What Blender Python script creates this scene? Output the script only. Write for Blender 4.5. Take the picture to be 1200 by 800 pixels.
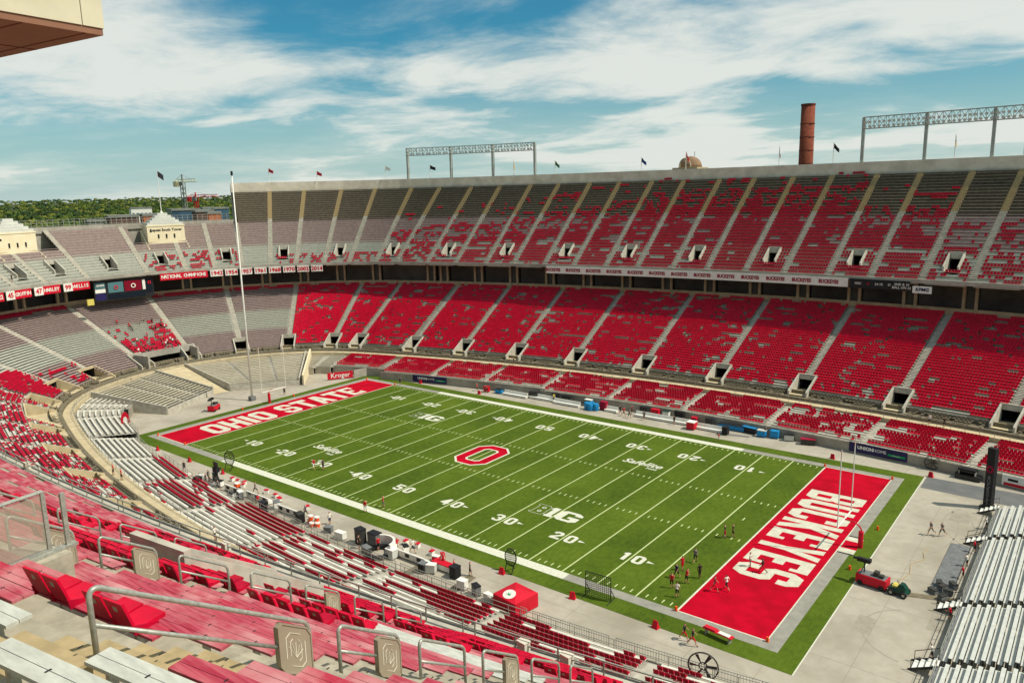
import bpy, math, random
import numpy as np
from mathutils import Vector, Matrix

random.seed(7); RNG = np.random.default_rng(11)
for o in list(bpy.data.objects): bpy.data.objects.remove(o)
SC = bpy.context.scene
COL = SC.collection
R = math.radians

# ------------------------------------------------------------------ camera
CAM_POS = (76.6135, -88.9475, 41.04); YAW, PIT, ROLL = -0.66662, -0.19133, -0.024924
cd = bpy.data.cameras.new('camera'); cam = bpy.data.objects.new('camera', cd); COL.objects.link(cam)
f = Vector((math.sin(YAW)*math.cos(PIT), math.cos(YAW)*math.cos(PIT), math.sin(PIT)))
r = f.cross(Vector((0, 0, 1))).normalized(); u = r.cross(f)
r2 = r*math.cos(ROLL) + u*math.sin(ROLL); u2 = -r*math.sin(ROLL) + u*math.cos(ROLL)
cam.matrix_world = Matrix(((r2.x, u2.x, -f.x, CAM_POS[0]), (r2.y, u2.y, -f.y, CAM_POS[1]), (r2.z, u2.z, -f.z, CAM_POS[2]), (0, 0, 0, 1)))
cd.sensor_fit = 'HORIZONTAL'; cd.sensor_width = 36; cd.lens = 902.75/1200*36
cd.clip_start = 0.2; cd.clip_end = 30000
SC.camera = cam

# ------------------------------------------------------------------ sky and sun
SUN_VEC = Vector((0.69, 0.267, 1.0)).normalized()
SUN_EL = math.asin(SUN_VEC.z)
world = bpy.data.worlds.new('World'); SC.world = world; world.use_nodes = True
wt = world.node_tree; wn = wt.nodes; wl = wt.links
for n in list(wn): wn.remove(n)
def WN(t, **kw):
    n = wn.new(t)
    for k, v in kw.items(): setattr(n, k, v)
    return n
out = WN('ShaderNodeOutputWorld'); bg = WN('ShaderNodeBackground')
sky = WN('ShaderNodeTexSky', sky_type='NISHITA', sun_disc=False)
sky.sun_elevation = SUN_EL; sky.sun_rotation = math.atan2(SUN_VEC.x, SUN_VEC.y)
sky.air_density = 1.0; sky.dust_density = 0.9; sky.ozone_density = 2.5
tint = WN('ShaderNodeMix', data_type='RGBA', blend_type='MULTIPLY'); tint.inputs[0].default_value = 1
tint.inputs[7].default_value = (0.24, 0.80, 0.86, 1)
wl.new(sky.outputs[0], tint.inputs[6])
tc = WN('ShaderNodeTexCoord'); sep = WN('ShaderNodeSeparateXYZ'); wl.new(tc.outputs['Generated'], sep.inputs[0])
def M(op, a, b=None, c=None, clamp=False):
    n = WN('ShaderNodeMath', operation=op, use_clamp=clamp)
    for i, v in enumerate((a, b, c)):
        if v is None: continue
        if isinstance(v, (int, float)): n.inputs[i].default_value = v
        else: wl.new(v, n.inputs[i])
    return n.outputs[0]
zz = M('ADD', M('MAXIMUM', sep.outputs[2], 0.0), 0.10)
px = M('DIVIDE', sep.outputs[0], zz); py = M('DIVIDE', sep.outputs[1], zz)
cmb = WN('ShaderNodeCombineXYZ'); wl.new(px, cmb.inputs[0]); wl.new(py, cmb.inputs[1])
mp = WN('ShaderNodeMapping'); mp.inputs['Rotation'].default_value = (0, 0, R(-32)); mp.inputs['Location'].default_value = (1.3, 0.4, 0)
mp.inputs['Scale'].default_value = (0.70, 0.85, 1.0)
wl.new(cmb.outputs[0], mp.inputs[0])
def NZ(scale, detail, rough, dist=0.0, w=0.0):
    n = WN('ShaderNodeTexNoise', noise_dimensions='4D'); n.inputs['W'].default_value = w
    n.inputs['Scale'].default_value = scale; n.inputs['Detail'].default_value = detail
    n.inputs['Roughness'].default_value = rough; n.inputs['Distortion'].default_value = dist
    wl.new(mp.outputs[0], n.inputs['Vector']); return n.outputs[0]
big = NZ(0.62, 3, 0.5, 0.5, 1.7); det = NZ(1.9, 10, 0.62, 0.55, 4.0); fine = NZ(6.5, 8, 0.65, 0.3, 2.0)
v = M('ADD', M('MULTIPLY', big, 0.92), M('ADD', M('MULTIPLY', det, 0.50), M('MULTIPLY', fine, 0.10)))
ramp = WN('ShaderNodeMapRange', interpolation_type='SMOOTHSTEP'); ramp.inputs[1].default_value = 0.635; ramp.inputs[2].default_value = 0.885
wl.new(v, ramp.inputs[0])
veil = M('MULTIPLY', M('SUBTRACT', 0.16, sep.outputs[2], clamp=True), 5.6, clamp=True)   # thin high cloud thickens towards the horizon
mask = M('MULTIPLY', ramp.outputs[0], 0.93)
mask2 = M('MAXIMUM', mask, M('MULTIPLY', veil, 1.0))
ccol = WN('ShaderNodeMix', data_type='RGBA'); wl.new(ramp.outputs[0], ccol.inputs[0])
ccol.inputs[6].default_value = (5.2, 6.5, 6.3, 1); ccol.inputs[7].default_value = (7.9, 8.15, 7.6, 1)
cm = WN('ShaderNodeMix', data_type='RGBA'); wl.new(mask2, cm.inputs[0]); wl.new(tint.outputs[2], cm.inputs[6]); wl.new(ccol.outputs[2], cm.inputs[7])
wl.new(cm.outputs[2], bg.inputs[0]); bg.inputs[1].default_value = 0.10
wl.new(bg.outputs[0], out.inputs[0])

sd = bpy.data.lights.new('sun', 'SUN'); sd.energy = 4.5; sd.angle = R(0.5); sd.color = (1.0, 0.93, 0.80)
so = bpy.data.objects.new('sun', sd); COL.objects.link(so); so.location = (60, 40, 120)
so.rotation_euler = (-SUN_VEC).to_track_quat('-Z', 'Y').to_euler()
vs = SC.view_settings; vs.view_transform = 'Standard'; vs.look = 'None'; vs.exposure = 0.0; vs.gamma = 1.0; vs.use_curve_mapping = False
SC.cycles.max_bounces = 6; SC.cycles.diffuse_bounces = 4; SC.cycles.glossy_bounces = 2; SC.cycles.transparent_max_bounces = 6
SC.cycles.use_denoising = True

# ------------------------------------------------------------------ materials
def lin(c):
    c = c/255.0
    return c/12.92 if c <= 0.04045 else ((c+0.055)/1.055)**2.4
def S(r_, g, b, k=1.0): return (lin(r_)*k, lin(g)*k, lin(b)*k, 1.0)
MATS = {}
def mat(name, col, col2=None, scale=1.0, rough=0.85, metal=0.0, bump=0.0, detail=6.0, spec=0.3, stretch=None, lo=0.35, hi=0.65, col3=None, scale3=0.1, obj=True):
    """base colour varied by noise between col and col2, with an optional large-scale second variation"""
    m = bpy.data.materials.new(name); m.use_nodes = True; nt = m.node_tree; n = nt.nodes; l = nt.links
    b = n['Principled BSDF']; b.inputs['Roughness'].default_value = rough; b.inputs['Metallic'].default_value = metal
    b.inputs['Specular IOR Level'].default_value = spec
    col = tuple(col)[:3]+(1,)
    if col2 is None:
        b.inputs['Base Color'].default_value = col
    else:
        t = n.new('ShaderNodeTexCoord'); mpn = n.new('ShaderNodeMapping')
        l.new(t.outputs['Object' if obj else 'Generated'], mpn.inputs[0])
        if stretch: mpn.inputs['Scale'].default_value = stretch
        nz = n.new('ShaderNodeTexNoise'); nz.inputs['Scale'].default_value = scale; nz.inputs['Detail'].default_value = detail
        nz.inputs['Roughness'].default_value = 0.6
        l.new(mpn.outputs[0], nz.inputs['Vector'])
        mr = n.new('ShaderNodeMapRange'); mr.inputs[1].default_value = lo; mr.inputs[2].default_value = hi; l.new(nz.outputs[0], mr.inputs[0])
        mx = n.new('ShaderNodeMix'); mx.data_type = 'RGBA'; mx.inputs[6].default_value = col; mx.inputs[7].default_value = tuple(col2)[:3]+(1,)
        l.new(mr.outputs[0], mx.inputs[0]); res = mx.outputs[2]
        if col3 is not None:
            nz3 = n.new('ShaderNodeTexNoise'); nz3.inputs['Scale'].default_value = scale3; nz3.inputs['Detail'].default_value = 5
            l.new(t.outputs['Object'], nz3.inputs['Vector'])
            m3 = n.new('ShaderNodeMapRange'); m3.inputs[1].default_value = 0.45; m3.inputs[2].default_value = 0.72; l.new(nz3.outputs[0], m3.inputs[0])
            mx3 = n.new('ShaderNodeMix'); mx3.data_type = 'RGBA'; mx3.inputs[7].default_value = tuple(col3)[:3]+(1,)
            l.new(m3.outputs[0], mx3.inputs[0]); l.new(res, mx3.inputs[6]); res = mx3.outputs[2]
        l.new(res, b.inputs['Base Color'])
        if bump:
            bp = n.new('ShaderNodeBump'); bp.inputs['Strength'].default_value = bump; bp.inputs['Distance'].default_value = 0.05
            l.new(nz.outputs[0], bp.inputs['Height']); l.new(bp.outputs[0], b.inputs['Normal'])
    MATS[name] = m; return m
mat('apron', S(162,154,138), S(177,170,154), 0.8, 0.9, col3=S(147,139,123), scale3=0.13, lo=.3, hi=.7, detail=10)
mat('asphalt', S(96,98,98), S(110,110,108), 0.5, 0.9)
mat('concrete', S(176,172,160), S(152,147,134), 0.8, 0.9, col3=S(140,136,124), scale3=0.15)
mat('concrete_light', S(190,185,170), S(164,159,145), 1.2, 0.9)
mat('concrete_near', S(178,170,150), S(142,136,120), 3.0, 0.92, bump=0.25, col3=S(158,150,132), scale3=0.6)
mat('concrete_tan', S(180,160,120), S(158,140,104), 3.5, 0.92, bump=0.2)
mat('walk_tan', S(199,183,148), S(178,163,130), 0.6, 0.9)
mat('platform_brown', S(125,116,95), S(104,96,78), 1.5, 0.9)
mat('band_green', S(176,176,164), S(156,158,146), 1.5, 0.9)
mat('band_mauve', S(160,144,136), S(138,122,116), 1.5, 0.9)
mat('band_dark', S(104,95,80), S(82,74,63), 1.3, 0.9)
mat('bench_pale', S(206,206,192), S(184,184,170), 1.0, 0.6)
mat('bench_mauve', S(186,164,158), S(160,140,136), 1.0, 0.7)
mat('bench_dark', S(182,172,144), S(150,140,118), 1.0, 0.7)
mat('aluminium', S(206,207,198), S(186,188,180), 2.0, 0.45, metal=0.0, spec=0.5)
mat('aluminium_near', S(202,203,192), S(176,178,168), 9.0, 0.45, spec=0.5, stretch=(0.3,1,1))
mat('white_bench', S(222,219,205), S(198,195,182), 2.0, 0.55)
mat('beige_bench', S(196,186,160), S(172,163,138), 2.0, 0.7)
mat('seat_red', S(214,4,52), S(178,2,40), 1.6, 0.5, spec=0.2, detail=8)
mat('seat_dark', S(188,4,48), S(152,2,36), 1.6, 0.5, spec=.2, detail=8)
mat('seat_faded', S(214,60,78), S(196,40,62), 0.8, 0.5)
mat('plank_red', S(184,86,98), S(158,40,62), 2.2, 0.7, stretch=(.35,8,8), col3=S(200,144,144), scale3=0.9, bump=.1)
mat('plank_red2', S(170,32,58), S(182,72,88), 2.6, 0.7, stretch=(.35,8,8), bump=.1, col3=S(198,132,134), scale3=1.3)
mat('steel', S(178,178,166), S(148,150,140), 14.0, 0.42, metal=0.35, spec=0.5)
mat('steel_dark', S(72,72,68), S(54,54,52), 3.0, 0.5, metal=0.3)
mat('plate', S(172,160,138), S(160,148,126), 1.0, 0.5, metal=0.25)
mat('plate_etch', S(222,216,196), None, rough=0.5)
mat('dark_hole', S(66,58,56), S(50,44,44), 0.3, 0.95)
mat('concourse_wall', S(140,126,116), S(112,100,94), 0.3, 0.9)
mat('tyre_mark', S(146,139,124), S(158,151,136), 1.5, 0.9)
mat('soffit', S(140,130,116), S(112,104,94), 0.4, 0.9)
mat('column_tan', S(176,158,128), S(152,136,110), 0.8, 0.9)
mat('wall_grey', S(170,164,150), S(148,142,128), 0.5, 0.9, col3=S(136,130,116), scale3=0.2)
mat('rim_white', S(220,212,194), S(200,192,174), 0.4, 0.85, col3=S(188,180,162), scale3=.3)
mat('cream', S(232,222,190), S(222,208,170), 0.35, 0.8)
mat('roof_pale', S(206,206,196), S(188,190,182), 0.4, 0.8)
mat('paint_white', S(214,213,196), S(194,195,174), 3.0, 0.8)
mat('paint_band', S(164,161,148), S(148,146,134), 1.4, 0.85)
mat('paint_line', S(196,204,150), S(178,190,130), 2.0, 0.85)
mat('paint_grey', S(152,149,138), S(134,132,122), 0.9, 0.9)
mat('paint_red', S(188,0,36), S(170,0,28), 0.6, 0.9, col3=S(156,0,26), scale3=0.3, spec=.1, detail=9)
mat('paint_letter', S(208,204,186), S(186,184,164), 1.2, 0.85)
mat('letter_line', S(138,131,117), S(150,143,128), 2.0)
mat('junction_box', S(206,200,184), None)
mat('white', S(232,230,220), S(220,218,208), 1.0, 0.6)
mat('black', S(34,34,36), S(26,26,28), 2.0, 0.6)
mat('red', S(206,14,44), S(188,8,36), 1.0, 0.55)
mat('orange', S(240,92,30), S(226,80,24), 1.0, 0.5)
mat('navy', S(36,30,84), S(30,24,72), 0.5, 0.5)
mat('blue', S(28,140,196), S(20,120,178), 1.0, 0.5)
mat('green_sign', S(20,150,90), None)
mat('grey_cloth', S(120,122,122), S(100,102,102), 2.0, 0.9)
mat('khaki', S(120,116,88), None)
mat('skin', S(190,140,112), None, rough=0.6)
mat('skin_dark', S(110,76,58), None, rough=0.6)
mat('hair', S(44,34,28), None)
mat('rubber', S(40,40,40), None, rough=0.8)
mat('cart_green', S(14,62,48), None, rough=0.35)
mat('brick', S(138,72,50), S(114,56,40), 0.8, 0.9)
mat('brick_band', S(116,62,46), S(104,56,44), 0.6, 0.9)
mat('brick_orange', S(192,112,70), S(172,96,60), 0.5, 0.9)
mat('brown_wall', S(104,78,66), S(88,66,58), 0.3, 0.9)
mat('glass_blue', S(70,100,118), S(52,80,98), 0.3, 0.25, spec=0.6)
mat('far_grey', S(140,142,134), S(118,120,112), 0.2, 0.9)
mat('stone_warm', S(196,178,146), S(170,152,122), 0.3, 0.9)
mat('dome_copper', S(150,120,90), S(126,100,78), 0.3, 0.8)
mat('lamp_glass', S(196,206,206), None, rough=0.2, spec=0.6)
mat('truss', S(176,180,172), S(150,156,150), 1.0, 0.5, metal=0.2)
mat('soil', S(60,70,36), S(72,78,42), 0.02, 0.95)
mat('bark', S(86,70,54), None)
for i_, c_ in enumerate([(78,98,36), (98,112,40), (60,84,38), (120,124,48), (54,74,36)]):
    mat('leaf_%d' % i_, S(*c_), S(c_[0]*0.75, c_[1]*0.8, c_[2]*0.8), 0.25, 0.9, lo=0.4, hi=0.6)
mat('screen_dark', S(20,34,44), S(14,26,36), 0.5, 0.3)
mat('screen_teal', S(80,120,124), None, rough=0.3)
mat('screen_red', S(120,14,36), None, rough=0.3)
mat('sign_maroon', S(150,12,48), None)
mat('sign_yellow', S(206,190,96), None)
mat('net', S(40,42,42), None)
mat('flag_red', S(196,30,50), None); mat('flag_white', S(226,226,220), None); mat('flag_black', S(40,40,46), None)
mat('flag_gold', S(220,170,60), None); mat('flag_blue', S(40,60,120), None); mat('flag_green', S(60,110,70), None); mat('flag_maroon', S(116,26,46), None)
mat('crane_red', S(206,44,50), None); mat('crane_cream', S(226,214,170), None)
mat('soffit_brown', S(150,108,84), S(136,96,74), 0.3, 0.8)
mat('fascia', S(214,206,178), S(200,192,164), 0.4, 0.7)
# glass pane of the guard rail
gm = bpy.data.materials.new('guard_glass'); gm.use_nodes = True; gb = gm.node_tree.nodes['Principled BSDF']
gb.inputs['Base Color'].default_value = S(176,168,150); gb.inputs['Roughness'].default_value = 0.12; gb.inputs['Alpha'].default_value = 0.42
gb.inputs['Specular IOR Level'].default_value = 0.4; MATS['guard_glass'] = gm
# turf: mown grass with mowing bands, blades as fine noise
def turf():
    m = bpy.data.materials.new('turf'); m.use_nodes = True; nt = m.node_tree; n = nt.nodes; l = nt.links
    b = n['Principled BSDF']; b.inputs['Roughness'].default_value = 0.9; b.inputs['Specular IOR Level'].default_value = 0.15
    t = n.new('ShaderNodeTexCoord'); sp = n.new('ShaderNodeSeparateXYZ'); l.new(t.outputs['Object'], sp.inputs[0])
    def nz(sc, de, st=None, ro=0.6):
        k = n.new('ShaderNodeTexNoise'); k.inputs['Scale'].default_value = sc; k.inputs['Detail'].default_value = de; k.inputs['Roughness'].default_value = ro
        if st:
            mm = n.new('ShaderNodeMapping'); mm.inputs['Scale'].default_value = st; l.new(t.outputs['Object'], mm.inputs[0]); l.new(mm.outputs[0], k.inputs['Vector'])
        else: l.new(t.outputs['Object'], k.inputs['Vector'])
        return k.outputs[0]
    def mth(op, a, b_=None):
        k = n.new('ShaderNodeMath'); k.operation = op
        for i, vv in enumerate((a, b_)):
            if vv is None: continue
            if isinstance(vv, (int, float)): k.inputs[i].default_value = vv
            else: l.new(vv, k.inputs[i])
        return k.outputs[0]
    wv = mth('SINE', mth('MULTIPLY', sp.outputs[0], math.pi/4.572))
    stripe = mth('MULTIPLY', mth('GREATER_THAN', wv, 0.0), 0.06)
    fac = mth('ADD', mth('ADD', mth('MULTIPLY', nz(0.09, 7), 0.75), mth('MULTIPLY', nz(2.2, 6, (1, 0.5, 1), 0.7), 0.75)), mth('SUBTRACT', stripe, 0.26))
    cr = n.new('ShaderNodeValToRGB'); e = cr.color_ramp.elements
    e[0].position = 0.28; e[0].color = S(56,75,13); e[1].position = 0.78; e[1].color = S(94,111,30)
    e2 = cr.color_ramp.elements.new(0.52); e2.color = S(75,95,19)
    l.new(fac, cr.inputs[0]); l.new(cr.outputs[0], b.inputs['Base Color'])
    bp = n.new('ShaderNodeBump'); bp.inputs['Strength'].default_value = 0.35; bp.inputs['Distance'].default_value = 0.05
    l.new(nz(7, 4, None, 0.7), bp.inputs['Height']); l.new(bp.outputs[0], b.inputs['Normal'])
    MATS['turf'] = m
turf()

# ------------------------------------------------------------------ mesh helpers
BOXF = np.array([[0,3,2,1],[4,5,6,7],[0,1,5,4],[1,2,6,5],[2,3,7,6],[3,0,4,7]])
class MB:
    """collects quads, boxes and tubes; build() links them as one mesh object"""
    def __init__(s): s.v = []; s.f = []; s.m = []; s.n = 0; s.cur = 0
    def mat(s, i): s.cur = i; return s
    def poly(s, pts):
        k = len(pts); s.v.append(np.asarray(pts, float)); s.f.append(list(range(s.n, s.n+k))); s.m.append(s.cur); s.n += k
    def quads(s, Q):
        Q = np.asarray(Q, float).reshape(-1, 4, 3); k = len(Q); s.v.append(Q.reshape(-1, 3))
        idx = (np.arange(k*4)+s.n).reshape(k, 4); s.f.append(idx); s.m.append((s.cur, k)); s.n += k*4
    def boxes(s, B):
        B = np.asarray(B, float).reshape(-1, 8, 3); k = len(B)
        if k == 0: return
        s.v.append(B.reshape(-1, 3)); base = (np.arange(k)*8+s.n)[:, None, None]
        s.f.append((base+BOXF[None]).reshape(-1, 4)); s.m.append((s.cur, k*6)); s.n += k*8
    def box(s, x0, x1, y0, y1, z0, z1):
        s.boxes([[(x0,y0,z0),(x1,y0,z0),(x1,y1,z0),(x0,y1,z0),(x0,y0,z1),(x1,y0,z1),(x1,y1,z1),(x0,y1,z1)]])
    def bar(s, a, b, w, h=None, up=(0,0,1)):
        h = h or w; a = Vector(a); b = Vector(b); d = (b-a).normalized(); up = Vector(up)
        if abs(d.dot(up)) > 0.98: up = Vector((1,0,0))
        x = d.cross(up).normalized()*(w/2); y = x.cross(d).normalized()*(h/2)
        s.boxes([[a-x-y, a+x-y, b+x-y, b-x-y, a-x+y, a+x+y, b+x+y, b-x+y]])
    def tube(s, pts, rad, n=8, caps=True):
        pts = [Vector(p) for p in pts]; k = len(pts); rads = rad if isinstance(rad, (list, tuple)) else [rad]*k
        rings = []; prev = None
        for i, p in enumerate(pts):
            d = (pts[min(i+1, k-1)]-pts[max(i-1, 0)]).normalized()
            if prev is None: x = d.orthogonal().normalized()
            else: x = (prev-d*prev.dot(d)).normalized()
            prev = x; y = d.cross(x)
            rings.append([p+(x*math.cos(2*math.pi*j/n)+y*math.sin(2*math.pi*j/n))*rads[i] for j in range(n)])
        s.v.append(np.array([list(q) for rg in rings for q in rg])); b = s.n; F = []
        for i in range(k-1):
            for j in range(n): F.append([b+i*n+j, b+i*n+(j+1) % n, b+(i+1)*n+(j+1) % n, b+(i+1)*n+j])
        s.f.append(np.array(F)); s.m.append((s.cur, len(F)))
        if caps:
            s.f.append([b+j for j in range(n)][::-1]); s.m.append(s.cur); s.f.append([b+(k-1)*n+j for j in range(n)]); s.m.append(s.cur)
        s.n += k*n
    def extrude(s, poly, z0, z1, T=None):
        """prism from a 2d polygon (x,y), optionally mapped by T(x,y,z)->point"""
        T = T or (lambda x, y, z: (x, y, z))
        s.poly([T(x, y, z1) for x, y in poly]); s.poly([T(x, y, z0) for x, y in poly][::-1])
        for (x, y), (x2, y2) in zip(poly, poly[1:]+poly[:1]): s.poly([T(x,y,z0), T(x2,y2,z0), T(x2,y2,z1), T(x,y,z1)])
    def mesh(s, name, mats):
        me = bpy.data.meshes.new(name)
        if s.n == 0: return me
        V = np.concatenate(s.v); loops = []; starts = []; tot = []; mi = []; c = 0
        for F, mm in zip(s.f, s.m):
            if isinstance(F, list):
                loops.append(np.array(F)); starts.append([c]); tot.append([len(F)]); c += len(F); mi.append([mm])
            else:
                k = len(F); loops.append(F.reshape(-1)); starts.append(c+4*np.arange(k)); tot.append(np.full(k, 4)); c += 4*k; mi.append(np.full(k, mm[0]))
        L = np.concatenate(loops); me.vertices.add(len(V)); me.vertices.foreach_set('co', V.astype(np.float32).ravel())
        me.loops.add(len(L)); me.loops.foreach_set('vertex_index', L.astype(np.int32))
        st = np.concatenate(starts).astype(np.int32); me.polygons.add(len(st)); me.polygons.foreach_set('loop_start', st)
        for m_ in (mats if isinstance(mats, (list, tuple)) else [mats]): me.materials.append(MATS[m_])
        me.polygons.foreach_set('material_index', np.concatenate(mi).astype(np.int32))
        me.polygons.foreach_set('use_smooth', np.zeros(len(st), bool)); me.update(calc_edges=True); return me
    def build(s, name, mats, parent=None, **kw):
        return link(name, s.mesh(name, mats), parent, **kw)
def link(name, data, parent=None, kind=None, loc=None):
    o = bpy.data.objects.new(name, data); COL.objects.link(o)
    if parent is not None: o.parent = parent
    if kind: o['kind'] = kind
    if loc is not None: o.location = loc
    return o
def tag(o, label, cat, group=None, kind=None):
    o['label'] = label; o['category'] = cat
    if group: o['group'] = group
    if kind: o['kind'] = kind
    return o
def thing(name, label, cat, loc=(0,0,0), rz=0.0, group=None):
    o = link(name, None, loc=loc); o.rotation_euler[2] = rz; o.empty_display_size = 0.5
    return tag(o, label, cat, group)
def smooth(o):
    for p in o.data.polygons: p.use_smooth = True
    return o
def copy_tree(o, parent=None):
    c = o.copy(); COL.objects.link(c); c.parent = parent
    for ch in o.children: copy_tree(ch, c)
    return c
def structure(o): o['kind'] = 'structure'; return o
ORD = ['first','second','third','fourth','fifth','sixth','seventh','eighth','ninth','tenth','eleventh','twelfth','thirteenth','fourteenth','fifteenth','sixteenth','seventeenth','eighteenth','nineteenth','twentieth']
def text_mesh(txt, size, bold=0.0, shear=0.0, spacing=1.0, extrude=0.0, align='CENTER', sx=1.0):
    cu = bpy.data.curves.new('lettering', 'FONT'); cu.body = txt; cu.size = size; cu.offset = bold; cu.shear = shear
    cu.align_x = align; cu.align_y = 'CENTER'; cu.space_character = spacing; cu.extrude = extrude; cu.resolution_u = 2
    o = bpy.data.objects.new('lettering', cu); COL.objects.link(o)
    me = bpy.data.meshes.new_from_object(o.evaluated_get(bpy.context.evaluated_depsgraph_get()))
    bpy.data.objects.remove(o); bpy.data.curves.remove(cu)
    if sx != 1.0:
        co = np.empty(len(me.vertices)*3, np.float32); me.vertices.foreach_get('co', co); co[0::3] *= sx; me.vertices.foreach_set('co', co)
    return me
def lettering(txt, size, m_, origin, right, up, parent=None, name='lettering', **kw):
    me = text_mesh(txt, size, **kw); me.materials.clear(); me.materials.append(MATS[m_])
    rt = Vector(right).normalized(); upv = Vector(up).normalized(); nn = rt.cross(upv)
    o = link(name, me, parent)
    o.matrix_local = Matrix(((rt.x, upv.x, nn.x, origin[0]), (rt.y, upv.y, nn.y, origin[1]), (rt.z, upv.z, nn.z, origin[2]), (0,0,0,1)))
    return o

# ------------------------------------------------------------------ stadium plan: a horseshoe of offset arcs
SX, SY, R0 = 18.0, -241.2, 283.0
EX, R1 = -57.8, 30.2
A0 = math.atan2(EX-SX, -SY)
def PN(psi, d):
    psi = np.asarray(psi, float); d = np.asarray(d, float)
    far = psi >= A0; near = psi < -math.pi-A0
    cx = np.where(far | near, SX, EX); cy = np.where(far, SY, np.where(near, -SY, 0.0)); rr = np.where(far | near, R0, R1)
    return cx+(rr+d)*np.sin(psi), cy+(rr+d)*np.cos(psi)
def PT(psi, d, z): x, y = PN(psi, d); return np.stack(np.broadcast_arrays(x, y, z), -1)
def rad(psi, d): return (R0 if (psi >= A0 or psi < -math.pi-A0) else R1)+d
def pt(psi, d, z): return tuple(PT(psi, d, z))
def strip(ps, d0, z0, d1, z1):
    a = PT(ps, d0, z0); b = PT(ps, d1, z1)
    return np.stack([a[:-1], a[1:], b[1:], b[:-1]], 1)
def sweep(mb, ps, d0, d1, z0, z1, ends=True):
    """rectangular bar swept along the curve"""
    c = [PT(ps, d0, z0), PT(ps, d1, z0), PT(ps, d1, z1), PT(ps, d0, z1)]
    for i in range(4):
        a, b = c[i], c[(i+1) % 4]; mb.quads(np.stack([a[:-1], a[1:], b[1:], b[:-1]], 1))
    if ends:
        for k in (0, -1): mb.quads([[c[0][k], c[1][k], c[2][k], c[3][k]]])
def arc(p0, p1, step=1.9):
    n = max(1, int(math.ceil(abs(p1-p0)/R(step)-1e-6)))
    if min(p0, p1) < A0 and max(p0, p1) > A0: n = max(n, 2)
    return np.linspace(p0, p1, n+1)
UPPER = dict(d0=28.5, z0=23.1, pitch=0.91, rise=0.616)
LOWER = dict(d0=7.8, z0=4.6, pitch=0.766, rise=0.34)
WK = 4.0      # inner edge of the walkway, 3.2 m above the field
def rowpos(pr, i): return pr['d0']+i*pr['pitch'], pr['z0']+i*pr['rise']

# ------------------------------------------------------------------ ground, apron, turf, painted markings
m = MB(); n_ = 64
for k in range(n_):
    a0_, a1_ = 2*math.pi*k/n_, 2*math.pi*(k+1)/n_
    for (q0, q1) in ((0.0, 600.0), (600.0, 16000.0)):
        m.poly([(q0*math.cos(a0_), q0*math.sin(a0_), -0.3), (q1*math.cos(a0_), q1*math.sin(a0_), -0.3), (q1*math.cos(a1_), q1*math.sin(a1_), -0.3)] + ([(q0*math.cos(a1_), q0*math.sin(a1_), -0.3)] if q0 else []))
structure(m.build('ground', 'soil'))
m = MB(); m.box(-100, 170, -46, 46, -0.25, 0.0); APRON = structure(m.build('apron', 'apron'))
m = MB(); m.poly([(58.6, 28.35, 0.006), (140, 28.35, 0.006), (140, 19.6, 0.006), (58.6, 23.5, 0.006)]); structure(m.build('asphalt_lane', 'asphalt'))
# joints cut in the apron slabs
m = MB()
for x in np.arange(62, 100, 4.6): m.quads([[(x, -30, .004), (x+.05, -30, .004), (x+.05, 19, .004), (x, 19, .004)]])
for y in (-24, -12, 0, 12): m.quads([[(58.6, y, .0045), (100, y, .0045), (100, y+.05, .0045), (58.6, y+.05, .0045)]])
for s in (-1, 1):
    m.quads([[(-55, s*30.4, .004), (58, s*30.4, .004), (58, s*30.45, .004), (-55, s*30.45, .004)]])
    for x in np.arange(-54, 58, 6.1): m.quads([[(x, s*28.3, .0045), (x+.05, s*28.3, .0045), (x+.05, s*33, .0045), (x, s*33, .0045)]])
m.build('slab_joints', 'letter_line', APRON)
m = MB(); m.box(-58.2, 58.3, -28.2, 28.2, -0.1, 0.02); TURF = structure(m.build('field', 'turf'))
Z1, Z2, Z3, Z4 = 0.026, 0.032, 0.038, 0.044
def flat(mb, x0, x1, y0, y1, z): mb.quads([[(x0,y0,z),(x1,y0,z),(x1,y1,z),(x0,y1,z)]])
HL, HW, GL = 54.864, 24.384, 45.72
m = MB(); B = 1.35
flat(m, -HL-B, -HL, -HW-B, HW+B, Z1); flat(m, HL, HL+B, -HW-B, HW+B, Z1)
for s in (-1, 1):
    y0, y1 = (HW, HW+B) if s > 0 else (-HW-B, -HW)
    flat(m, -HL, -33, y0, y1, Z1); flat(m, 33, HL, y0, y1, Z1)
m.build('border_strip', 'paint_grey', TURF)
m = MB()
for s in (-1, 1): flat(m, -33, 33, *((HW, HW+B) if s > 0 else (-HW-B, -HW)), Z1)
m.build('border_strip', 'paint_white', TURF)
for s in (-1, 1):
    m = MB(); flat(m, *((GL+.2, HL-.12) if s > 0 else (-HL+.12, -GL-.2)), -HW, HW, Z1); m.build('end_zone', 'paint_red', TURF)
m = MB()     # end lines, goal lines, edge of turf
for s in (-1, 1):
    flat(m, *sorted((s*GL, s*(GL+.2))), -HW, HW, Z2); flat(m, *sorted((s*(HL-.12), s*HL)), -HW, HW, Z2)
    flat(m, GL+.2, HL-.12, *sorted((s*HW, s*(HW+.14))), Z2); flat(m, -HL+.12, -GL-.2, *sorted((s*HW, s*(HW+.14))), Z2)
flat(m, 58.3, 58.42, -28.2, 28.2, 0.012); m.build('goal_lines', 'paint_white', TURF)
m = MB()     # yard lines, hash marks, inch marks
for k in range(-9, 10): flat(m, k*4.572-.085, k*4.572+.085, -HW, HW, Z2)
for k in range(-49, 50):
    if k % 5 == 0: continue
    x = k*.9144
    for y in (-6.1, 6.1, -HW+.75, HW-.75): flat(m, x-.07, x+.07, y-.32, y+.32, Z2)
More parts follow.
